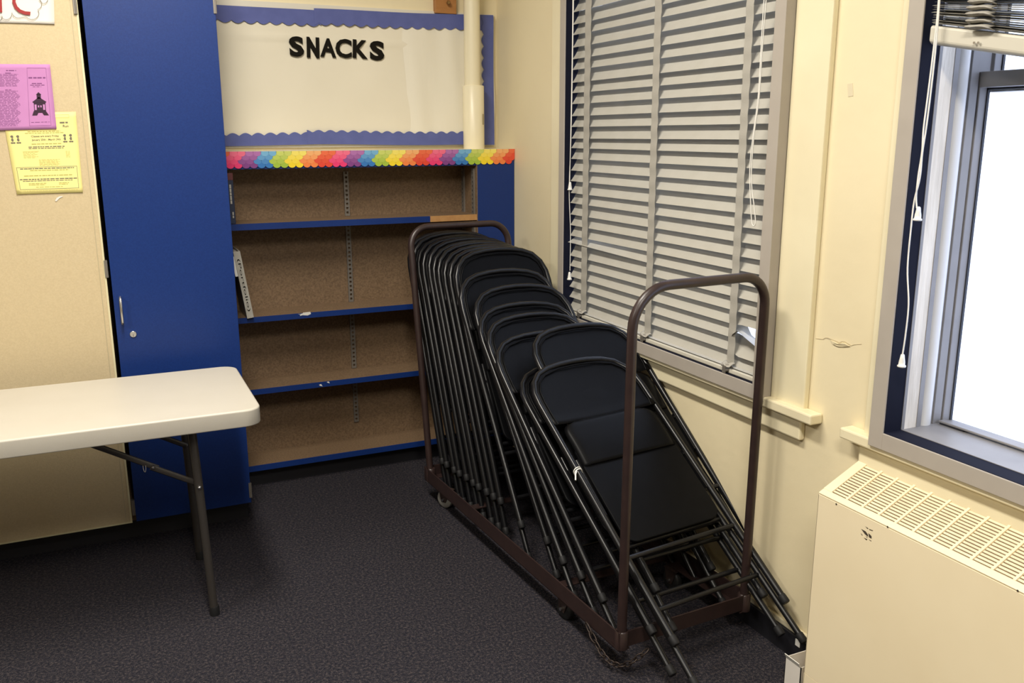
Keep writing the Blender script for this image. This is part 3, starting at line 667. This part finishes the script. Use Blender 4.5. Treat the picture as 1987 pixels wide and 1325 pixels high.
mb = MB(); pts, fs, ar = text_poly('(Portfolio)', 0.0)
mb.add([Vector((-0.008+y*0.015, YK-0.0228, L_-0.032-x*0.235)) for x, y in pts], fs); bpart(None, None, 'handwriting', 'ink', mb=mb)
o = empty('thin_book', (0.52, YK+0.08, 0.81)); tag(o, 'thin brown-red book standing behind the leaning binder', 'book')
relink(MB().box((0.492, YK+0.006, 0.8095), (0.506, YK+0.16, 1.03)).build('cover', 'brownbook', None, 0.001), o)

# ---- rainbow scalloped border along the bookcase top
rb = empty('rainbow_border', (1.16, YK, 1.5)); tag(rb, 'rainbow scalloped paper border along the bookcase top edge', 'border')
RC = [((.78,.14,.20), (.82,.40,.38)), ((.20,.045,.22), (.45,.17,.42)), ((.03,.17,.47), (.20,.46,.66)), ((.35,.50,.045), (.62,.66,.16)), ((.88,.66,.02), (.88,.74,.16)), ((.85,.22,.05), (.86,.45,.17)), ((.72,.055,.025), (.80,.16,.06)), ((.78,.035,.16), (.84,.17,.26))]
def rbm(i, row):
    k = 'rain%d_%d' % (i, row)
    if k not in M:
        a, b = RC[i]; t = (0, .2, .5, .85)[row]; M[k] = mat('border_print_tone', tuple(a[j]*(1-t)+b[j]*t for j in range(3)), 0.7)
    return k
bx0, bx1 = px(430, 300, 1, YK).x, px(998, 300, 1, YK).x; bx0 = BXa+0.003
pitchx = (px(673, 318, 1, YK).x-px(438.8, 318, 1, YK).x)/16.0
order = [7, 1, 2, 3, 4, 5, 6]
relink(MB().box((bx0, YK-0.0028, 1.486), (bx1, YK-0.0022, 1.5295)).build('strip', rbm(4, 3)), rb)
x00 = px(438.8, 318, 1, YK).x-pitchx
ncol = int((bx1-x00)/pitchx)+2
for row in (3, 2, 1, 0):                 # top rows lie over... each lower row tucked below the one above
    for c in range(-1, ncol):
        xc = x00+(c+0.5)*pitchx+(row % 2)*pitchx*0.5
        if xc-pitchx*0.5 < bx0-0.01 or xc+pitchx*0.5 > bx1+0.012: continue
        shift = (0, 1, 0, 0)[row]
        ci = order[int(math.floor((c-1+shift)/2.0)) % 7]
        zc = 1.473+row*0.0168; r = pitchx*0.52
        top = min(1.5298, zc+0.03)
        pl_ = [(max(bx0, min(bx1, xc+r*math.cos(a))), zc+r*0.85*math.sin(a)) for a in [PI+PI*k/10 for k in range(11)]]
        pl_ += [(min(bx1, xc+r), top), (max(bx0, xc-r), top)]
        h = 0.0030+0.0006*(row)
        relink(MB().prism(pl_, lambda a, b, hh: Vector((a, YK-0.002-h*0.0-hh, b)), 0.0012+0.0005*(3-row) if False else 0.0012+0.0004*row).build('scallop', rbm(ci, row)), rb)

# ---------------------------------------------------------------- bulletin board
bb = empty('bulletin_board', (1.15, YB, 1.85)); tag(bb, 'bulletin board papered off-white with blue scalloped border reading SNACKS', 'bulletin board')
KP = lambda mb, n, m_, bev=0.0: relink(mb.build(n, m_, None, bev), bb)
KX0, KX1 = 0.47, 1.832; KZ0, KZ1 = 1.546, 2.160
def ktop(x): return 2.140+(x-0.53)/(1.83-0.53)*0.020
YP = YB-0.014
KP(MB().box((KX0, YB-0.012, KZ0-0.004), (KX1+0.010, YB-0.0005, KZ1+0.006)), 'backing', 'whitetrim')
def wr_(x, z): return 0.0045*math.exp(-((z-2.035+0.02*x)/0.008)**2)+0.0017*math.sin(9*x+5*z)*math.sin(7*z+2)+0.0008*math.sin(23*x-11*z)
KP(MB().grid(lambda u, v: (lambda x, z: Vector((x, YP-0.003-wr_(x, z), z)))(KX0+(1.45-KX0)*u, KZ0+0.01+(ktop(KX0+(1.45-KX0)*u)-KZ0-0.02)*v), 70, 40), 'backing_paper', 'paper')
xs_ = px(785, 160, 1, YP).x
KP(MB().grid(lambda u, v: (lambda x, z: Vector((x, YP-0.0065-0.003*math.sin(38*x)*math.sin(2.5*z)-0.001*math.sin(60*x+9*z), z)))(xs_+0.01*math.sin(5*v)+(KX1-xs_)*u, KZ0+0.01+(KZ1-KZ0-0.02)*v), 50, 40), 'backing_paper', 'paper2')
per = 0.0545
def bordr(xa, xb, za, zb_, hgt, sgn, yo, amp=0.0062):
    n_ = 120; t_, b_ = [], []
    for i in range(n_+1):
        x = xa+(xb-xa)*i/n_; z = za+(zb_-za)*i/n_+0.0022*math.sin(7*x+1)
        s_ = abs(math.sin(PI*x/per)); w = (s_-0.5)*2*amp
        t_.append((x, z)); b_.append((x, z-sgn*(hgt+w)))
    KP(MB().strip(t_, b_, lambda a, b, h: Vector((a, yo-h, b)), 0.0012), 'scalloped_border', 'border')
bordr(KX0, 0.99, 2.143, 2.138, 0.064, 1, YP-0.009); bordr(0.96, KX1, 2.146, 2.160, 0.066, 1, YP-0.0105)
bordr(KX0, 0.93, 1.552, 1.553, 0.050, -1, YP-0.009); bordr(0.90, KX1, 1.554, 1.549, 0.058, -1, YP-0.0105)
n_ = 90; t_, b_ = [], []
for i in range(n_+1):
    z = KZ0+0.002+(KZ1-KZ0-0.004)*i/n_; t_.append((KX1+0.0015*math.sin(9*z), z)); b_.append((KX1-0.057-(abs(math.sin(PI*z/per))-0.5)*0.0125, z))
KP(MB().strip(t_, b_, lambda a, b, h: Vector((a, YP-0.0125-h, b)), 0.0012), 'scalloped_border', 'border')
# letters: (char, px box, rotation)
for ch, (u0_, v0_, u1_, v1_), rot, bold in (('S', (562, 71, 588.5, 109.5), 0.02, 0.045), ('N', (596, 72.5, 618.5, 112), -0.03, 0.06), ('A', (622, 75, 651.5, 110.5), -0.04, 0.035), ('C', (651.5, 76, 681.5, 112), -0.02, 0.035), ('K', (685, 78, 713, 113), -0.05, 0.038), ('S', (718, 80, 745, 117), -0.03, 0.05)):
    a = px(u0_, v1_, 1, YP-0.01); b = px(u1_, v0_, 1, YP-0.01); w_, h_ = b.x-a.x, b.z-a.z; c = (a+b)/2
    pts, fs, ar = text_poly(ch, bold)
    co, si = math.cos(rot), math.sin(rot)
    vs = []
    for d in (0.0, 0.0015):
        for x, y in pts:
            X, Z = (x-0.5)*w_, (y-0.5)*h_; vs.append(Vector((c.x+X*co-Z*si, YP-0.0105-d, c.z+X*si+Z*co)))
    n0 = len(pts); KP(MB().add(vs, [tuple(f) for f in fs]+[tuple(i+n0 for i in f) for f in fs]), 'letter', 'ink')
# wooden block and pipe above the board
wbk = empty('wood_block', (1.6, YB, 2.2)); tag(wbk, 'orange-brown wooden block with a brass knob screw above the board', 'wood block')
a = px(845, 25, 1, YB-0.03); b = px(886, 27, 1, YB-0.03)
relink(MB().box((a.x, YB-0.030, a.z), (b.x, YB, a.z+0.14)).build('block', 'woodbox', None, 0.002), wbk)
ck = px(868, 6, 1, YB-0.032); relink(MB().lathe([(0.004, 0), (0.004, 0.010), (0.009, 0.014), (0.010, 0.020), (0.006, 0.025)], (ck.x, YB-0.0295, ck.z), ax=(0, -1, 0), seg=16).build('knob', 'brass'), wbk)
pi_ = empty('wall_pipe', (1.72, YB-0.075, 1.53)); tag(pi_, 'cream painted vertical pipe with a wider sleeve standing on the bookcase', 'pipe')
pya = YB-0.07
xa_, xb_ = px(901.5, 80, 1, pya).x, px(930.5, 80, 1, pya).x; xc_, xd_ = px(900, 230, 1, pya).x, px(938, 230, 1, pya).x
zsl = px(918, 166, 1, pya).z
relink(MB().tube([((xa_+xb_)/2, pya, zsl-0.05), ((xa_+xb_)/2, pya, ZC)], (xb_-xa_)/2, 32).build('riser', 'pipe'), pi_)
pcx = (xc_+xd_)/2; pr_ = (xd_-xc_)/2
relink(MB().lathe([(pr_, 0), (pr_, zsl-1.53-0.003), (pr_-0.003, zsl-1.53)], (pcx, pya, 1.5295), seg=32).build('sleeve', 'pipe'), pi_)
sm_ = px(933, 232, 1, pya-pr_*0.7)
relink(MB().grid(lambda u, v: Vector((pcx+(pr_+0.0006)*math.sin(0.55+0.35*u), pya-(pr_+0.0006)*math.cos(0.55+0.35*u), sm_.z-0.024+0.05*v)), 6, 4).build('scuff', 'stain'), pi_)

# ---------------------------------------------------------------- folding table
tb = empty('folding_table', (-0.5, 3.15, 0)); tag(tb, 'off-white plastic folding table with dark metal legs', 'table')
TX0, TX1, TY0, TY1, TZ = -1.42, 0.420, 2.848, 3.460, 0.736
TBP = lambda mb, n, m_, bev=0.0: relink(mb.build(n, m_, None, bev), tb)
outl = rrect(TX0, TY0, TX1, TY1, 0.055, 10)
cxm, cym = (TX0+TX1)/2, (TY0+TY1)/2
def ins(p, d): return (p[0]-math.copysign(min(d, abs(p[0]-cxm)), p[0]-cxm)*1.0, p[1]-math.copysign(min(d, abs(p[1]-cym)), p[1]-cym))
lev = [(0.006, TZ), (0.002, TZ-0.0012), (0.0, TZ-0.0045), (0.0, TZ-0.007), (0.0, TZ-0.053), (0.001, TZ-0.056), (0.005, TZ-0.0575), (0.009, TZ-0.0575), (0.011, TZ-0.055), (0.011, TZ-0.035)]
vs = []; nn = len(outl)
for d, z in lev: vs += [(*ins(p, d), z) for p in outl]
fs = [tuple(range(nn))]
for i in range(len(lev)-1): fs += [(i*nn+k, i*nn+(k+1) % nn, (i+1)*nn+(k+1) % nn, (i+1)*nn+k) for k in range(nn)]
fs.append(tuple((len(lev)-1)*nn+k for k in range(nn))[::-1])
mb = MB().add(vs, fs, 0, True); mb.sm[0] = False; mb.sm[-1] = False
TBP(mb, 'tabletop', 'table')
def leg_frame(xt, xb2, sgn):
    for y in (2.930, 3.385):
        TBP(MB().tube([(xt, y, TZ-0.045), (xt+(xb2-xt)*0.35, y, 0.47), (xb2-0.002*sgn, y, 0.03), (xb2, y, 0.012)], 0.0135, 14), 'leg', 'legs')
        TBP(MB().lathe([(0.016, 0), (0.016, 0.03), (0.0145, 0.034)], (xb2, y, 0.0), seg=14), 'foot_cap', 'rubber')
    TBP(MB().tube([(xt+(xb2-xt)*.06, 2.930, TZ-0.06), (xt+(xb2-xt)*.06, 3.385, TZ-0.06)], 0.011, 12), 'cross_tube', 'legs')
    TBP(MB().tube([(xt+(xb2-xt)*.55, 2.930, 0.36), (xt+(xb2-xt)*.55, 3.385, 0.36)], 0.009, 12), 'cross_tube', 'legs') if sgn < 0 else None
    for y in (2.955, 3.36):
        x1_, z1_ = xt+(xb2-xt)*0.35, 0.472
        jm = Vector((0.075 if sgn > 0 else -1.07, y, 0.552)); e_ = Vector((-0.135 if sgn > 0 else -0.86, y, TZ-0.055))
        mb = MB()
        for p, q_ in ((Vector((x1_, y, z1_)), jm), (jm+Vector((0.02*sgn, 0.004, -0.008)), e_)):
            mb.tube([p, q_], 0.010, 8, flat=0.35, ref=(0, 0, 1))
        TBP(mb, 'folding_brace', 'legs')
        TBP(MB().lathe([(0.0055, 0), (0.0055, 0.004), (0.003, 0.006)], jm+Vector((0.006*sgn, -0.004, 0)), ax=(0, -1, 0), seg=12), 'rivet', 'chrome')
        TBP(MB().lathe([(0.0065, 0), (0.0065, 0.004), (0.003, 0.007)], (x1_, y-0.0385 if y < 3 else y+0.012, z1_), ax=(0, -1, 0), seg=12), 'bolt', 'chrome')
    ring = [Vector((0.055 if sgn > 0 else -1.05, 0, 0.557))+Vector((0.004*math.cos(a), 0, 0.016*math.sin(a)))+Vector((0, 2.955+0.008*math.sin(a*1.0), 0)) for a in [2*PI*k/16 for k in range(16)]]
    TBP(MB().tube(ring, 0.0011, 6, closed=True), 'lock_ring', 'steel')
leg_frame(0.205, 0.229, 1); leg_frame(-1.205, -1.229, -1)

# ---------------------------------------------------------------- chair cart
CO = Vector((1.31, 2.07, 0)); ey = Vector((-0.046, 0.999, 0)).normalized(); ex = Vector((ey.y, -ey.x, 0)); ez = Vector((0, 0, 1))
def CL(x, y, z): return CO+ex*x+ey*y+ez*z
CO_CHAIRS = CO.copy(); CO = CO-ex*0.025-ey*0.035      # near left corner of the cart itself
ct = empty('chair_cart', CL(0.25, 0.78, 0)); tag(ct, 'brown steel cart with tall end loops carrying folding chairs', 'cart')
KC = lambda mb, n, m_, bev=0.0: relink(mb.build(n, m_, None, bev), ct)
RC_ = Matrix((ex, ey, ez)).transposed()
def lbox(a, b, mb=None): return (mb or MB()).box(a, b, R=RC_, c=CO)
CWid, CLen, ZRT, ZRB = 0.510, 1.545, 0.150, 0.088
def angle(a0, a1, side_):                 # angle iron: upright web and a flat flange
    mb = MB()
    return mb
mb = lbox((0, 0, ZRB), (0.005, CLen, ZRT)); lbox((0, 0, ZRB), (0.040, CLen, ZRB+0.005), mb); KC(mb, 'side_rail', 'cart', 0.001)
mb = lbox((CWid-0.005, 0, ZRB), (CWid, CLen, ZRT)); lbox((CWid-0.040, 0, ZRB), (CWid, CLen, ZRB+0.005), mb); KC(mb, 'side_rail', 'cart', 0.001)
mb = lbox((0, -0.002, ZRT-0.052), (CWid, 0.003, ZRT)); lbox((0, 0, ZRT-0.052), (CWid, 0.04, ZRT-0.047), mb); KC(mb, 'end_rail', 'cart', 0.001)
mb = lbox((0, CLen-0.003, ZRT-0.052), (CWid, CLen+0.002, ZRT)); lbox((0, CLen-0.04, ZRT-0.052), (CWid, CLen, ZRT-0.047), mb); KC(mb, 'end_rail', 'cart', 0.001)
for y in (0.42, 1.15): KC(lbox((0.004, y-0.02, ZRB+0.005), (CWid-0.004, y+0.02, ZRB+0.010)), 'cross_bar', 'cart', 0.001)
XLP = 0.0185
def loop(y0, ytop, ztop, r=0.0145, RLEFT=0.085):
    RL, R_ = RLEFT, 0.085; pts = []
    z0 = ZRB+0.005; xl, xr = XLP, CWid-0.0145
    def yy(z): return y0+(ytop-y0)*(z-z0)/(ztop-z0)
    for k in range(7): z = z0+(ztop-RL-z0)*k/6; pts.append(CL(xl, yy(z), z))
    for k in range(1, 10): a = PI-PI/2*k/9; z = ztop-RL+RL*math.sin(a); pts.append(CL(xl+RL+RL*math.cos(a), yy(z), z))
    for k in range(0, 10): a = PI/2-PI/2*k/9; z = ztop-R_+R_*math.sin(a); pts.append(CL(xr-R_+R_*math.cos(a), yy(z), z))
    for k in range(1, 7): z = (ztop-R_)+(z0-(ztop-R_))*k/6; pts.append(CL(xr, yy(z), z))
    KC(MB().tube(pts, r, 18, ref=(0, 1, 0)), 'end_loop', 'cart')
loop(0.012, 0.002, 1.190, RLEFT=0.12); loop(CLen-0.03, CLen+0.150, 1.203)
for x in (XLP, CWid-0.0145):
    for y in (0.012, CLen-0.03):
        KC(MB().lathe([(0.021, 0), (0.021, 0.055), (0.0175, 0.058)], CL(x, y, ZRB+0.004), seg=18), 'socket', 'cart')
def caster(x, y, grey, rot):
    c = CL(x, y, 0); a = Vector((math.cos(rot), math.sin(rot), 0)); f = Vector((-a.y, a.x, 0)); wc = c+f*0.018+ez*0.0405
    w = KC(MB().lathe([(0.020, -0.013), (0.0365, -0.012), (0.040, -0.008), (0.040, 0.008), (0.0365, 0.012), (0.020, 0.013)], wc, ax=a, seg=28), 'wheel', 'wheelgrey' if grey else 'wheel')
    mb = MB()
    for s_ in (-1, 1):
        p0 = wc+a*0.017*s_
        mb.prism([(-0.012, -0.012), (0.012, -0.012), (0.026, 0.044), (-0.018-0.018, 0.044)], lambda u, v, h: p0+f*u+ez*v+a*h, 0.0025)
    mb.prism([(-0.036, -0.02), (0.026, -0.02), (0.026, 0.02), (-0.036, 0.02)], lambda u, v, h: wc+f*u+a*v+ez*(0.043+h), 0.004)
    KC(mb, 'caster_fork', 'cartworn')
    KC(MB().lathe([(0.006, -0.024), (0.006, 0.024)], wc, ax=a, seg=10), 'axle', 'chrome')
caster(0.038, 0.35, False, 0.15); caster(0.050, 1.39, True, 0.5); caster(CWid-0.032, 0.34, False, 0.1); caster(CWid-0.032, 1.36, False, -0.2)
# chain hanging at the near corner
ch = []
A0, A1 = CL(-0.012, 0.16, 0.10), CL(0.085, -0.03, 0.088)
N_ = 13
for k in range(N_):
    t = k/(N_-1); p = A0.lerp(A1, t) + ex*(-0.030*math.sin(PI*t))+ey*(-0.035*math.sin(PI*t)); p.z = A0.z+(A1.z-A0.z)*t-0.066*math.sin(PI*t); ch.append(p)
mb = MB()
for k in range(N_-1):
    c = (ch[k]+ch[k+1])/2; d = (ch[k+1]-ch[k]); l = d.length; d.normalize(); s_ = d.cross(ez).normalized(); n2 = s_ if k % 2 else s_.cross(d)
    mb.tube([c+d*(l*0.70*math.cos(a))+n2*(0.0085*math.sin(a)) for a in [2*PI*j/12 for j in range(12)]], 0.0024, 6, closed=True)
KC(mb, 'chain', 'chain')
CO = CO_CHAIRS

# ---------------------------------------------------------------- folding chairs
# local frame of a folded chair: X across, Y up along its length from the feet, Z out of its front face
HW = 0.218
def make_chair():
    c = empty('folding_chair')
    pts = []
    for k in range(6): pts.append((-HW, 0.012+0.86*k/5, 0))
    ctrl = [(-HW, 0.90), (-HW+0.004, 0.945), (-HW+0.022, 0.99), (-HW+0.055, 1.025), (-HW+0.10, 1.044), (-0.06, 1.054), (0.0, 1.057)]
    pts += [(x, y, 0) for x, y in ctrl]; pts += [(-x, y, 0) for x, y in ctrl[-2::-1]]
    for k in range(6): pts.append((HW, 0.872-0.86*k/5, 0))
    MB().tube(pts, 0.0112, 12, ref=(0, 0, 1)).build('front_frame', 'chairtube', c)
    for s in (-1, 1):
        MB().lathe([(0.0115, 0), (0.0135, 0.003), (0.0128, 0.026), (0.0115, 0.028)], (s*HW, -0.004, 0), ax=(0, 1, 0), seg=12).build('foot_cap', 'rubber', c)
        MB().tube([(s*(HW-0.024), 0.66, -0.012), (s*(HW-0.024), 0.5, -0.022), (s*(HW-0.010), 0.25, -0.024), (s*(HW-0.006), -0.112, -0.024)], 0.0102, 10).build('rear_leg', 'chairtube', c)
        MB().lathe([(0.0115, 0), (0.0135, 0.003), (0.0125, 0.028), (0.011, 0.030)], (s*(HW-0.006), -0.125, -0.024), ax=(0, 1, 0), seg=12).build('foot_cap', 'rubber', c)
        mb = MB().box((s*(HW-0.012)-0.0015, 0.44, -0.020), (s*(HW-0.012)+0.0015, 0.60, 0.004)); mb.lathe([(0.005, -0.006), (0.005, 0.006)], (s*(HW-0.012), 0.585, -0.004), ax=(1, 0, 0), seg=8)
        mb.build('side_bracket', 'chairtube', c)
    # backrest panel filling the top arch
    def edge(v):                           # half width inside the arch at height v
        for i in range(len(ctrl)-1):
            if ctrl[i][1] <= v <= ctrl[i+1][1]:
                t = (v-ctrl[i][1])/(ctrl[i+1][1]-ctrl[i][1]); return -(ctrl[i][0]+(ctrl[i+1][0]-ctrl[i][0])*t)
        return HW if v < 0.9 else 0.05
    def back(u, w):
        s = 2*u-1
        v = 0.800+(1.052-0.800)*(1-(1-w)**1.6) - 0.012*0
        hw = max(0.02, edge(v)-0.004)
        d = -0.014*(1-s*s)*(1-(w-0.15)**2*0.6)
        lip = 0.006*math.exp(-((w-0.02)/0.05)**2)
        return Vector((s*hw, v, 0.004+d+lip))
    o = MB().grid(back, 24, 22).build('backrest', 'chair', c); o.modifiers.new('thick', 'SOLIDIFY').thickness = 0.0025
    # rolled bead round the panel
    bead = [(-HW+0.022, 0.803, 0.008), (-HW+0.018, 0.83, 0.009), (-HW+0.018, 0.90, 0.009), (-HW+0.023, 0.945, 0.009), (-HW+0.042, 0.985, 0.008), (-HW+0.075, 1.012, 0.007), (-0.08, 1.031, 0.006), (0, 1.036, 0.005)]
    bead = bead+[(-x, y, z) for x, y, z in bead[-2::-1]]
    MB().tube(bead, 0.0028, 8).build('backrest_bead', 'chair', c)
    # seat pan: raised contoured rear part over a flat lower part
    def pan(y0, y1, rt_, rb_, hw0, hw1, zf, th):
        n_ = 7; out = []
        poly = arc(hw0-rb_, y0+rb_, rb_, -PI/2, 0, n_)+arc(hw1-rt_, y1-rt_, rt_, 0, PI/2, n_)+arc(-hw1+rt_, y1-rt_, rt_, PI/2, PI, n_)+arc(-hw0+rb_, y0+rb_, rb_, PI, 1.5*PI, n_)
        return poly
    lo = pan(0.325, 0.70, 0.02, 0.045, 0.192, 0.192, 0, 0)
    mb = MB().prism(lo, lambda a, b, h: Vector((a, b, -0.006+h)), 0.013)
    seat = mb.build('seat', 'chair', c, 0.004, 3)
    def upr(u, w):
        s = 2*u-1; v = 0.622+(0.802-0.622)*w
        rr = 0.05; hw = 0.192
        if v > 0.802-rr: hw -= rr-math.sqrt(max(0, rr*rr-(v-0.802+rr)**2))
        x = s*hw
        z = 0.0150+0.007*math.sin(PI*min(1, w*1.05))*(1-0.5*abs(s)**3) - 0.010*max(0, (abs(s)-0.86)/0.14)**2 - 0.008*max(0, (w-0.85)/0.15)**2
        return Vector((x, v, z))
    o = MB().grid(upr, 26, 16).build('seat_contour', 'chair', seat); o.modifiers.new('thick', 'SOLIDIFY').thickness = 0.010
    MB().tube([(-HW, 0.285, 0.0), (HW, 0.285, 0.0)], 0.0085, 10).build('crossbar', 'chairtube', c)
    MB().tube([(-HW+0.008, 0.115, -0.024), (HW-0.008, 0.115, -0.024)], 0.0080, 10).build('crossbar', 'chairtube', c)
    MB().tube([(-HW+0.013, 0.33, -0.024), (HW-0.013, 0.33, -0.024)], 0.0080, 10).build('crossbar', 'chairtube', c)
    return c
LSH = 0.946; ZFOOT = 0.168
CH = []   # (local centre x, foot y, shoulder y, shoulder z)
def lpx(u, v, lx):
    d = rt*((u-W/2)/F) - up*((v-H/2)/F) + fw
    t = ((CO-CAM).dot(ex)+lx)/d.dot(ex); p = CAM+d*t
    return (p-CO).dot(ey), p.z
for k in range(10):
    t = k/9; CH.append([0.045+0.030*t+random.uniform(-.003, .003), 1.818-(1.818-1.363)*t, 1.046+(1.016-1.046)*t+random.uniform(-.004, .004), 0.0, ZFOOT])
for (u, v, lx, roll, zf_) in ((893, 580, 0.048, 0, ZFOOT), (922, 610, 0.068, 0, ZFOOT), (931, 645, 0.040, 0, ZFOOT), (947, 668, 0.030, 0.01, ZFOOT), (965, 705, 0.012, 0.01, ZFOOT), (1013, 766, 0.030, 0.02, ZFOOT), (1037, 690, 0.112, 0.02, 0.235), (1036, 765, 0.022, 0.045, 0.175)):
    ys_, zs_ = lpx(u, v, lx); CH.append([lx, ys_, zs_, roll, zf_])
ords = ['first', 'second', 'third', 'fourth', 'fifth', 'sixth', 'seventh', 'eighth', 'ninth', 'tenth', 'eleventh', 'twelfth', 'thirteenth', 'fourteenth', 'fifteenth', 'sixteenth', 'seventeenth']
proto = make_chair()
CHAIRS = []
for i, (lx, ys_, zs_, roll, zf_) in enumerate(CH):
    dz = min(0.93, zs_-zf_); dy = math.sqrt(LSH**2-dz*dz); yf_ = ys_-dy; th = math.atan2(dz, dy)
    o = proto if i == 0 else copy_tree(proto)
    Y = ey*math.cos(th)+ez*math.sin(th); Z = ez*math.cos(th)-ey*math.sin(th); X = ex
    Rm = Matrix((X, Y, Z)).transposed()
    if roll: Rm = Rm @ Matrix.Rotation(roll, 3, 'Z')
    foot = CL(lx+roll*LSH, yf_, zf_)
    loc = foot + Rm @ Vector((HW, 0, 0))
    m4 = Rm.to_4x4(); m4.translation = loc; o.matrix_world = m4
    if i == len(CH)-1: lab = 'black steel folding chair lying outermost with a white plastic tie on its frame'
    elif i == 0: lab = 'black steel folding chair leaning directly on the cart loop by the bookcase'
    else: lab = 'black steel folding chair, %s in the stack counted from the bookcase end' % ords[i]
    tag(o, lab, 'chair', 'black folding chairs stacked on the cart'); CHAIRS.append(o)
last = CHAIRS[-1]
ring = [(-HW+0.0135*math.cos(a), 0.612+0.004*math.sin(a), 0.0135*math.sin(a)) for a in [2*PI*k/16 for k in range(16)]]
mb = MB().tube(ring, 0.0022, 8, closed=True)
mb.tube([(p[0], p[1]+0.007, p[2]) for p in ring], 0.0018, 8, closed=True)
mb.tube([(-HW-0.010, 0.612, 0.010), (-HW-0.022, 0.600, 0.014), (-HW-0.032, 0.580, 0.012)], 0.0026, 8)
o = mb.build('cable_tie', 'plasticw', last); o['label'] = 'white plastic tie'

# ---------------------------------------------------------------- ceiling lamps (above and behind the view)
for i, (x, y) in enumerate(LAMPS):
    e = empty('ceiling_light', (x, y, ZC)); tag(e, 'white fluorescent ceiling fixture above the room', 'ceiling light', 'fluorescent ceiling fixtures')
    MB().box((-0.18, -0.62, -0.07), (0.18, 0.62, 0.0)).build('housing', 'lamp', e, 0.01)
    nm = ('ceiling_lamp_over_room_offscreen', 'ceiling_lamp_behind_offscreen', 'ceiling_lamp_left_offscreen')[i]
    ld = bpy.data.lights.new(nm, 'AREA'); ld.shape = 'RECTANGLE'; ld.size = 0.32; ld.size_y = 1.2; ld.energy = LIGHT_W; ld.color = LIGHT_COL
    lo = bpy.data.objects.new(nm, ld); COL.objects.link(lo); lo.parent = e; lo.location = (0, 0, -0.075)
